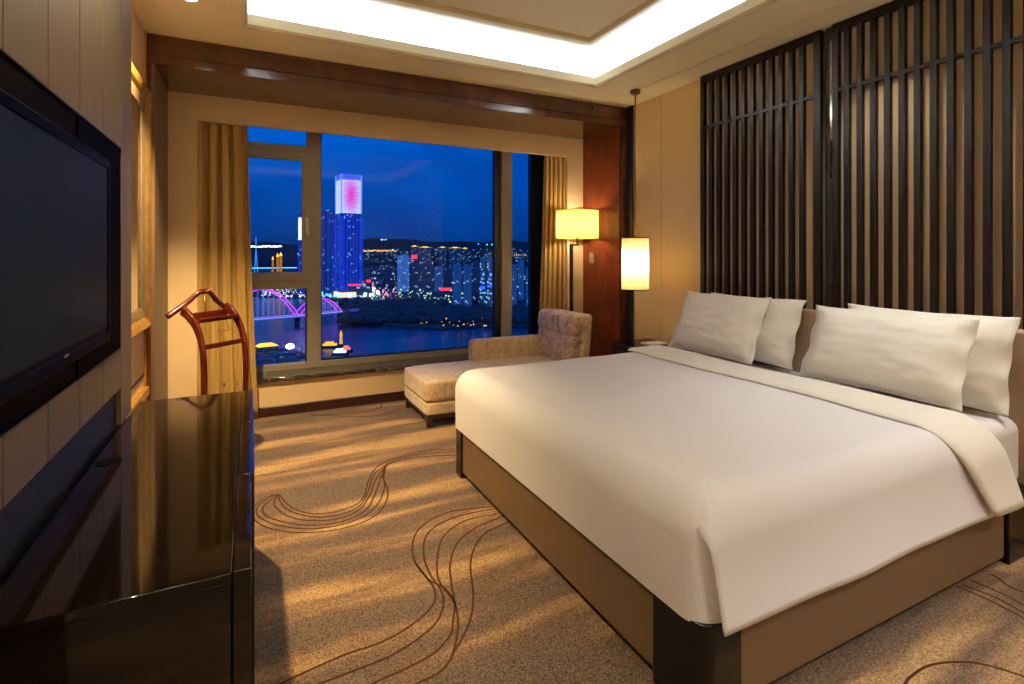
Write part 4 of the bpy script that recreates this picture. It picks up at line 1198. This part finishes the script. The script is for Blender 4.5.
# near bank: floodlit quay and boats
def lit_block(name, label, cat, u, d, w, dp, h, mat, roof, rz=0):
    p = far(u, d, GZ); t = thing(name, label, cat, p, rz)
    bm = BM(); box(bm, -w / 2, w / 2, -dp / 2, dp / 2, 0, h); obj('walls', bm, mat, t, local=True)
    bm = BM(); poly(bm, [(-w / 2 - 1, h), (w / 2 + 1, h), (w * .3, h + 2.5), (-w * .3, h + 2.5)], -dp / 2 - 1, dp / 2 + 1, axis='y'); obj('roof', bm, roof, t, local=True)
    return t
lit_block('quay_building', 'floodlit quay building with golden roof line beyond the lower pane', 'building', 267, 650, 22, 14, 6, MC['low'], EM['yellow'], .2)
lit_block('quay_building', 'low blue-lit quay building right of the golden-roofed one', 'building', 284, 600, 26, 12, 5, MC['cyan'], MC['low'], .3)
lit_block('quay_building', 'small riverside hall low in the corner of the lower pane', 'building', 262, 560, 24, 12, 5, MC['cyan'], MC['low'], .1)
t = thing('floodlight_mast', 'dazzling white floodlight on the quay in the lower pane', 'floodlight', far(290, 600, GZ))
bm = BM(); tube(bm, [(0, 0, 0), (0, 0, 14)], .4, 6); obj('mast', bm, M['dark_metal'], t, local=True)
bm = BM(); bmesh.ops.create_icosphere(bm, subdivisions=2, radius=3.4, matrix=Matrix.Translation((0, 0, 14)) @ Matrix.Diagonal((1.4, .4, .9, 1))); obj('lamp_head', bm, E('floodlight', (215, 235, 255), 9), t, local=True)
t = thing('floodlight_mast', 'white floodlight across the river below the red market sign', 'floodlight', far(378, 1400, GZ))
bm = BM(); tube(bm, [(0, 0, 0), (0, 0, 18)], .5, 6); obj('mast', bm, M['dark_metal'], t, local=True)
bm = BM(); bmesh.ops.create_icosphere(bm, subdivisions=2, radius=5, matrix=Matrix.Translation((0, 0, 18))); obj('lamp_head', bm, E('floodlight_b', (170, 215, 255), 5), t, local=True)
def boat(label, u, d, Ln, mat, rz, zz=WZ):
    p = far(u, d, zz); t = thing('boat', label, 'boat', p, rz)
    bm = BM(); poly(bm, [(-Ln / 2, -3), (Ln * .35, -3), (Ln / 2, 0), (Ln * .35, 3), (-Ln / 2, 3)], 0, 2.5); obj('hull', bm, M['land'], t, local=True)
    bm = BM(); box(bm, -Ln * .42, Ln * .3, -2.4, 2.4, 2.5, 5); box(bm, -Ln * .3, Ln * .15, -2, 2, 5.6, 7.4); obj('lit_cabin', bm, mat, t, local=True)
    return t
boat('gold-lit river boat moored below the fixed pane, on the left', 331, 690, 24, E('boat_gold', (255, 190, 50), .9), -.3)
boat('white and blue lit boat moored right of the gold-lit boat', 341, 640, 20, E('boat_white', (190, 215, 255), 1.4), -.3)
boat('boat with reddish lights at the right end of the moorings', 347, 660, 14, E('boat_red', (255, 120, 110), .8), -.2)
c = far(341, 700, WZ); t = thing('lit_buoy_tower', 'small golden lit tower standing in the river', 'tower', c)
bm = BM(); box(bm, -3, 3, -3, 3, 0, 3); obj('base', bm, M['land'], t, local=True)
bm = BM(); lathe(bm, [(2.2, 3), (1.6, 14), (2.4, 15), (.3, 21)], 0, 0, 8); obj('lantern', bm, E('pagoda_gold', (230, 180, 70), .7), t, local=True)
scatter('street_lights', 'small mixed lights on the near quay seen in the lower pane', E('quay_mix', (200, 215, 255), .9), 60, (252, 306), (344, 362), .55, 21)
scatter('street_lights', 'golden lights on the near quay seen in the lower pane', EM['yellow'], 20, (254, 306), (340, 356), .5, 22)

sun = bpy.data.lights.new('facade_fill', 'SUN'); sun.energy = .55; sun.color = (.25, .8, 1); sun.angle = .2  # added fill light that brightens the city facades
so = bpy.data.objects.new('facade_fill', sun); COL.objects.link(so); so.rotation_euler = (math.radians(50), 0, math.radians(-35))
# ------------------------------------------------------------------ night sky
w = bpy.data.worlds.new('night_sky'); scn.world = w; w.use_nodes = True; nt = w.node_tree; nt.nodes.clear()
out = nt.nodes.new('ShaderNodeOutputWorld'); bg = nt.nodes.new('ShaderNodeBackground'); tc = nt.nodes.new('ShaderNodeTexCoord')
sp = nt.nodes.new('ShaderNodeSeparateXYZ'); nt.links.new(tc.outputs['Generated'], sp.inputs[0])
rp = nt.nodes.new('ShaderNodeValToRGB'); cr = rp.color_ramp
cr.elements[0].position = 0; cr.elements[0].color = RGB(4, 36, 84)
cr.elements[1].position = .04; cr.elements[1].color = RGB(2, 46, 108)
for p, c in ((.12, RGB(0, 56, 130)), (.25, RGB(0, 72, 156)), (.6, RGB(0, 76, 164))):
    e = cr.elements.new(p); e.color = c
nt.links.new(sp.outputs[2], rp.inputs[0])
mp = nt.nodes.new('ShaderNodeMapping'); mp.inputs['Scale'].default_value = (1, 1, 2.2); nt.links.new(tc.outputs['Generated'], mp.inputs[0])
nz = nt.nodes.new('ShaderNodeTexNoise'); nz.inputs['Scale'].default_value = 4.5; nz.inputs['Detail'].default_value = 5; nt.links.new(mp.outputs[0], nz.inputs[0])
rp2 = nt.nodes.new('ShaderNodeValToRGB'); rp2.color_ramp.elements[0].position = .38; rp2.color_ramp.elements[0].color = (.66, .7, .78, 1); rp2.color_ramp.elements[1].position = .6; rp2.color_ramp.elements[1].color = (1, 1, 1, 1)
nt.links.new(nz.outputs[0], rp2.inputs[0])
mx = nt.nodes.new('ShaderNodeMix'); mx.data_type = 'RGBA'; mx.blend_type = 'MULTIPLY'; mx.inputs[0].default_value = 1
nt.links.new(rp.outputs[0], mx.inputs[6]); nt.links.new(rp2.outputs[0], mx.inputs[7]); nt.links.new(mx.outputs[2], bg.inputs[0]); bg.inputs[1].default_value = 1.25
nt.links.new(bg.outputs[0], out.inputs[0])

# ------------------------------------------------------------------ camera and colour management
cam = bpy.data.cameras.new('camera'); co = bpy.data.objects.new('camera', cam); COL.objects.link(co)
co.location = (0, 0, EYE); co.rotation_euler = (PI / 2, 0, -math.asin(SY))
cam.sensor_width = 36; cam.lens = 36 * FPX / 1024; cam.shift_y = -(342 - HOR) / 1024
cam.clip_start = .05; cam.clip_end = 20000
scn.camera = co
vs = scn.view_settings; vs.view_transform = 'Standard'; vs.look = 'None'; vs.exposure = 0.66; vs.gamma = 1; vs.use_curve_mapping = False
scn.cycles.use_denoising = True
scn.cycles.max_bounces = 10; scn.cycles.diffuse_bounces = 5; scn.cycles.glossy_bounces = 5
scn.cycles.sample_clamp_indirect = 3
